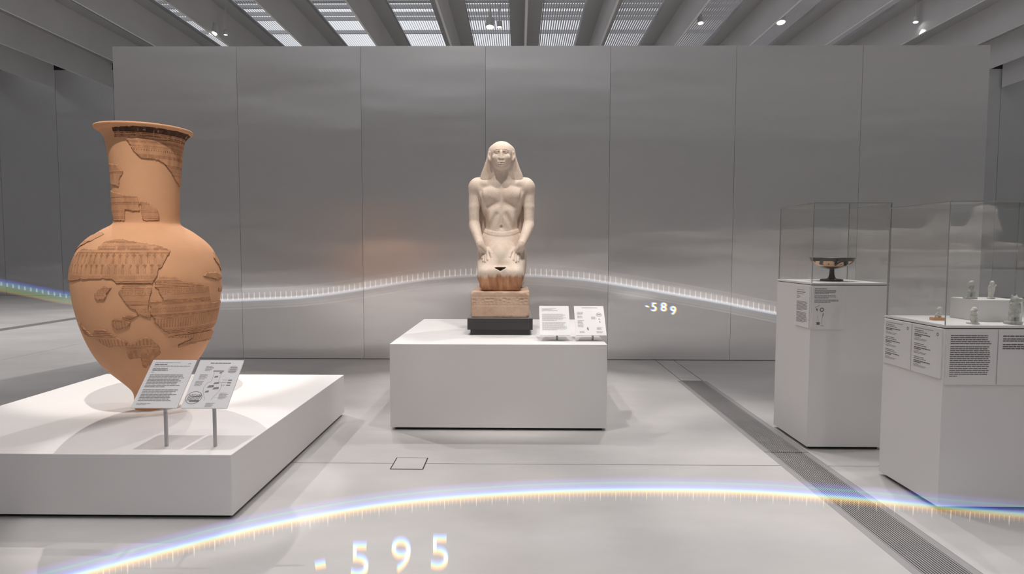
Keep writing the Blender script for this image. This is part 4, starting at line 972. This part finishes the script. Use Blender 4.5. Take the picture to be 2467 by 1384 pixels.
far_rows = [(-0.105, (0, 0, 0)), (-0.098, (0.10, 0.10, 0.10)), (-0.090, (0.02, 0.02, 0.02)), (-0.075, (0.015, 0.015, 0.015)), (-0.068, (0.07, 0.07, 0.07)), (-0.060, (0.02, 0.02, 0.02)), (-0.026, (0.03, 0.04, 0.05)), (-0.016, (0.22, 0.25, 0.30)), (0.0, (0.42, 0.41, 0.42)),
            (0.012, (0.24, 0.23, 0.22)), (0.022, (0.10, 0.09, 0.085)), (0.062, (0.08, 0.065, 0.055)), (0.075, (0.02, 0.02, 0.02)), (0.105, (0.015, 0.015, 0.015)), (0.112, (0.07, 0.07, 0.07)), (0.122, (0, 0, 0))]
far_pts = [(-4.6, 6.6, 0.772), (-4.258, 6.6, 0.757), (-3.717, 6.6, 0.745), (-3.176, 6.6, 0.76), (-2.726, 6.6, 0.779), (-2.367, 6.6, 0.798), (-2.007, 6.6, 0.839), (-1.648, 6.6, 0.894), (-1.29, 6.6, 0.953), (-0.933, 6.6, 1.003), (-0.576, 6.6, 1.035), (-0.176, 6.6, 1.044), (0.224, 6.6, 1.036), (0.668, 6.6, 1.002), (0.979, 6.6, 0.958), (1.334, 6.6, 0.901), (1.734, 6.6, 0.831), (2.134, 6.6, 0.761), (2.445, 6.6, 0.699), (2.756, 6.6, 0.638), (3.155, 6.6, 0.563)]
light_band('light_band', far_pts, far_rows, 'white band of light waving behind the kneeling statue along the metal wall', (0.0575, 1, 0.008, 0.0, 0.055, 0.072, (0.22, 0.20, 0.19), (0.16, 0.13, 0.11)),
           along=lambda t: 0.30 + 0.70 * min(1.0, abs(t - 0.5) / 0.26))
left_rows = [(-0.075, (0, 0, 0)), (-0.062, (0.12, 0.06, 0.02)), (-0.048, (0.14, 0.12, 0.02)), (-0.032, (0.04, 0.15, 0.03)), (-0.012, (0.13, 0.11, 0.09)), (0.008, (0.06, 0.16, 0.12)), (0.028, (0.07, 0.14, 0.18)), (0.045, (0.04, 0.08, 0.22)), (0.060, (0.02, 0.03, 0.18)), (0.085, (0, 0, 0))]
left_pts = [(-6.325, 6.6, 1.06), (-5.877, 6.6, 0.965), (-5.608, 6.6, 0.912), (-5.249, 6.6, 0.845), (-4.867, 6.6, 0.775), (-4.62, 6.6, 0.765)]
light_band('light_band', left_pts, left_rows, 'short blue and orange stretch of light left of the giant vase', (0.065, 1, 0.014, 0.0, 0.045, 0.045, (0.16, 0.18, 0.20), (0.05, 0.07, 0.09)))
def glyph_mesh(ch, size, thin):
    cu = bpy.data.curves.new('glyph', 'FONT'); cu.body = ch; cu.size = size; cu.resolution_u = 6; cu.fill_mode = 'FRONT'; cu.offset = thin * size
    ob = bpy.data.objects.new('glyph', cu); C.objects.link(ob); dg = bpy.context.evaluated_depsgraph_get()
    me = bpy.data.meshes.new_from_object(ob.evaluated_get(dg)); bpy.data.objects.remove(ob); bpy.data.curves.remove(cu)
    return me
SPEC = [(-3, (0.22, 0.06, 0.0)), (-2, (0.28, 0.12, 0.0)), (-1, (0.22, 0.20, 0.02)), (0, (0.12, 0.24, 0.10)), (1, (0.04, 0.20, 0.22)), (2, (0.02, 0.10, 0.30)), (3, (0.05, 0.04, 0.28))]
def year(name, items, size, spread, label, gain=1.0, axis='z', group='projected year numbers', thin=-0.007):
    o0 = Vector(items[0][1]); t = empty(name, o0, label=label, cat='projected number', group=group)
    for ch, loc, *rot in items:
        src = glyph_mesh(ch, size, thin); n = len(src.vertices); co = np.empty(n * 3, np.float32); src.vertices.foreach_get('co', co); co = co.reshape(-1, 3)
        fs0 = [tuple(p_.vertices) for p_ in src.polygons]; vs = []; cols = []; fs = []
        for q, (k, c) in enumerate(SPEC):
            bI = len(vs); off = k * spread
            for x, y, z in co:
                vs.append((x + (-off if axis == 'x' else 0), 0.0015 * q, y + (off if axis == 'z' else 0.25 * off))); cols.append([v * gain for v in c])
            fs += [tuple(bI + i for i in p_) for p_ in fs0]
        me = bpy.data.meshes.new('glyph'); me.from_pydata(vs, [], fs); me.update(); setcols(me, np.array(cols))
        meshobj('glyph', me, M['glow'], t, tuple(Vector(loc) - o0), (0, R(rot[0]) if rot else 0, 0)); bpy.data.meshes.remove(src)
    return t
year('year_number', [('-', (-0.790, 2.319, 0.032), -12), ('5', (-0.665, 2.333, 0.028)), ('9', (-0.509, 2.366, 0.032)), ('5', (-0.359, 2.388, 0.034))], 0.186, 0.0046, 'large glowing number -595 in the foreground below the rainbow band', 0.75)
year('year_number', [('-', (1.330, 6.5, 0.690), 10), ('5', (1.396, 6.5, 0.665)), ('8', (1.497, 6.5, 0.665)), ('9', (1.598, 6.5, 0.628))], 0.130, 0.0042, 'small glowing number -589 beneath the white band on the metal wall', 1.1, axis='x', thin=0.006)
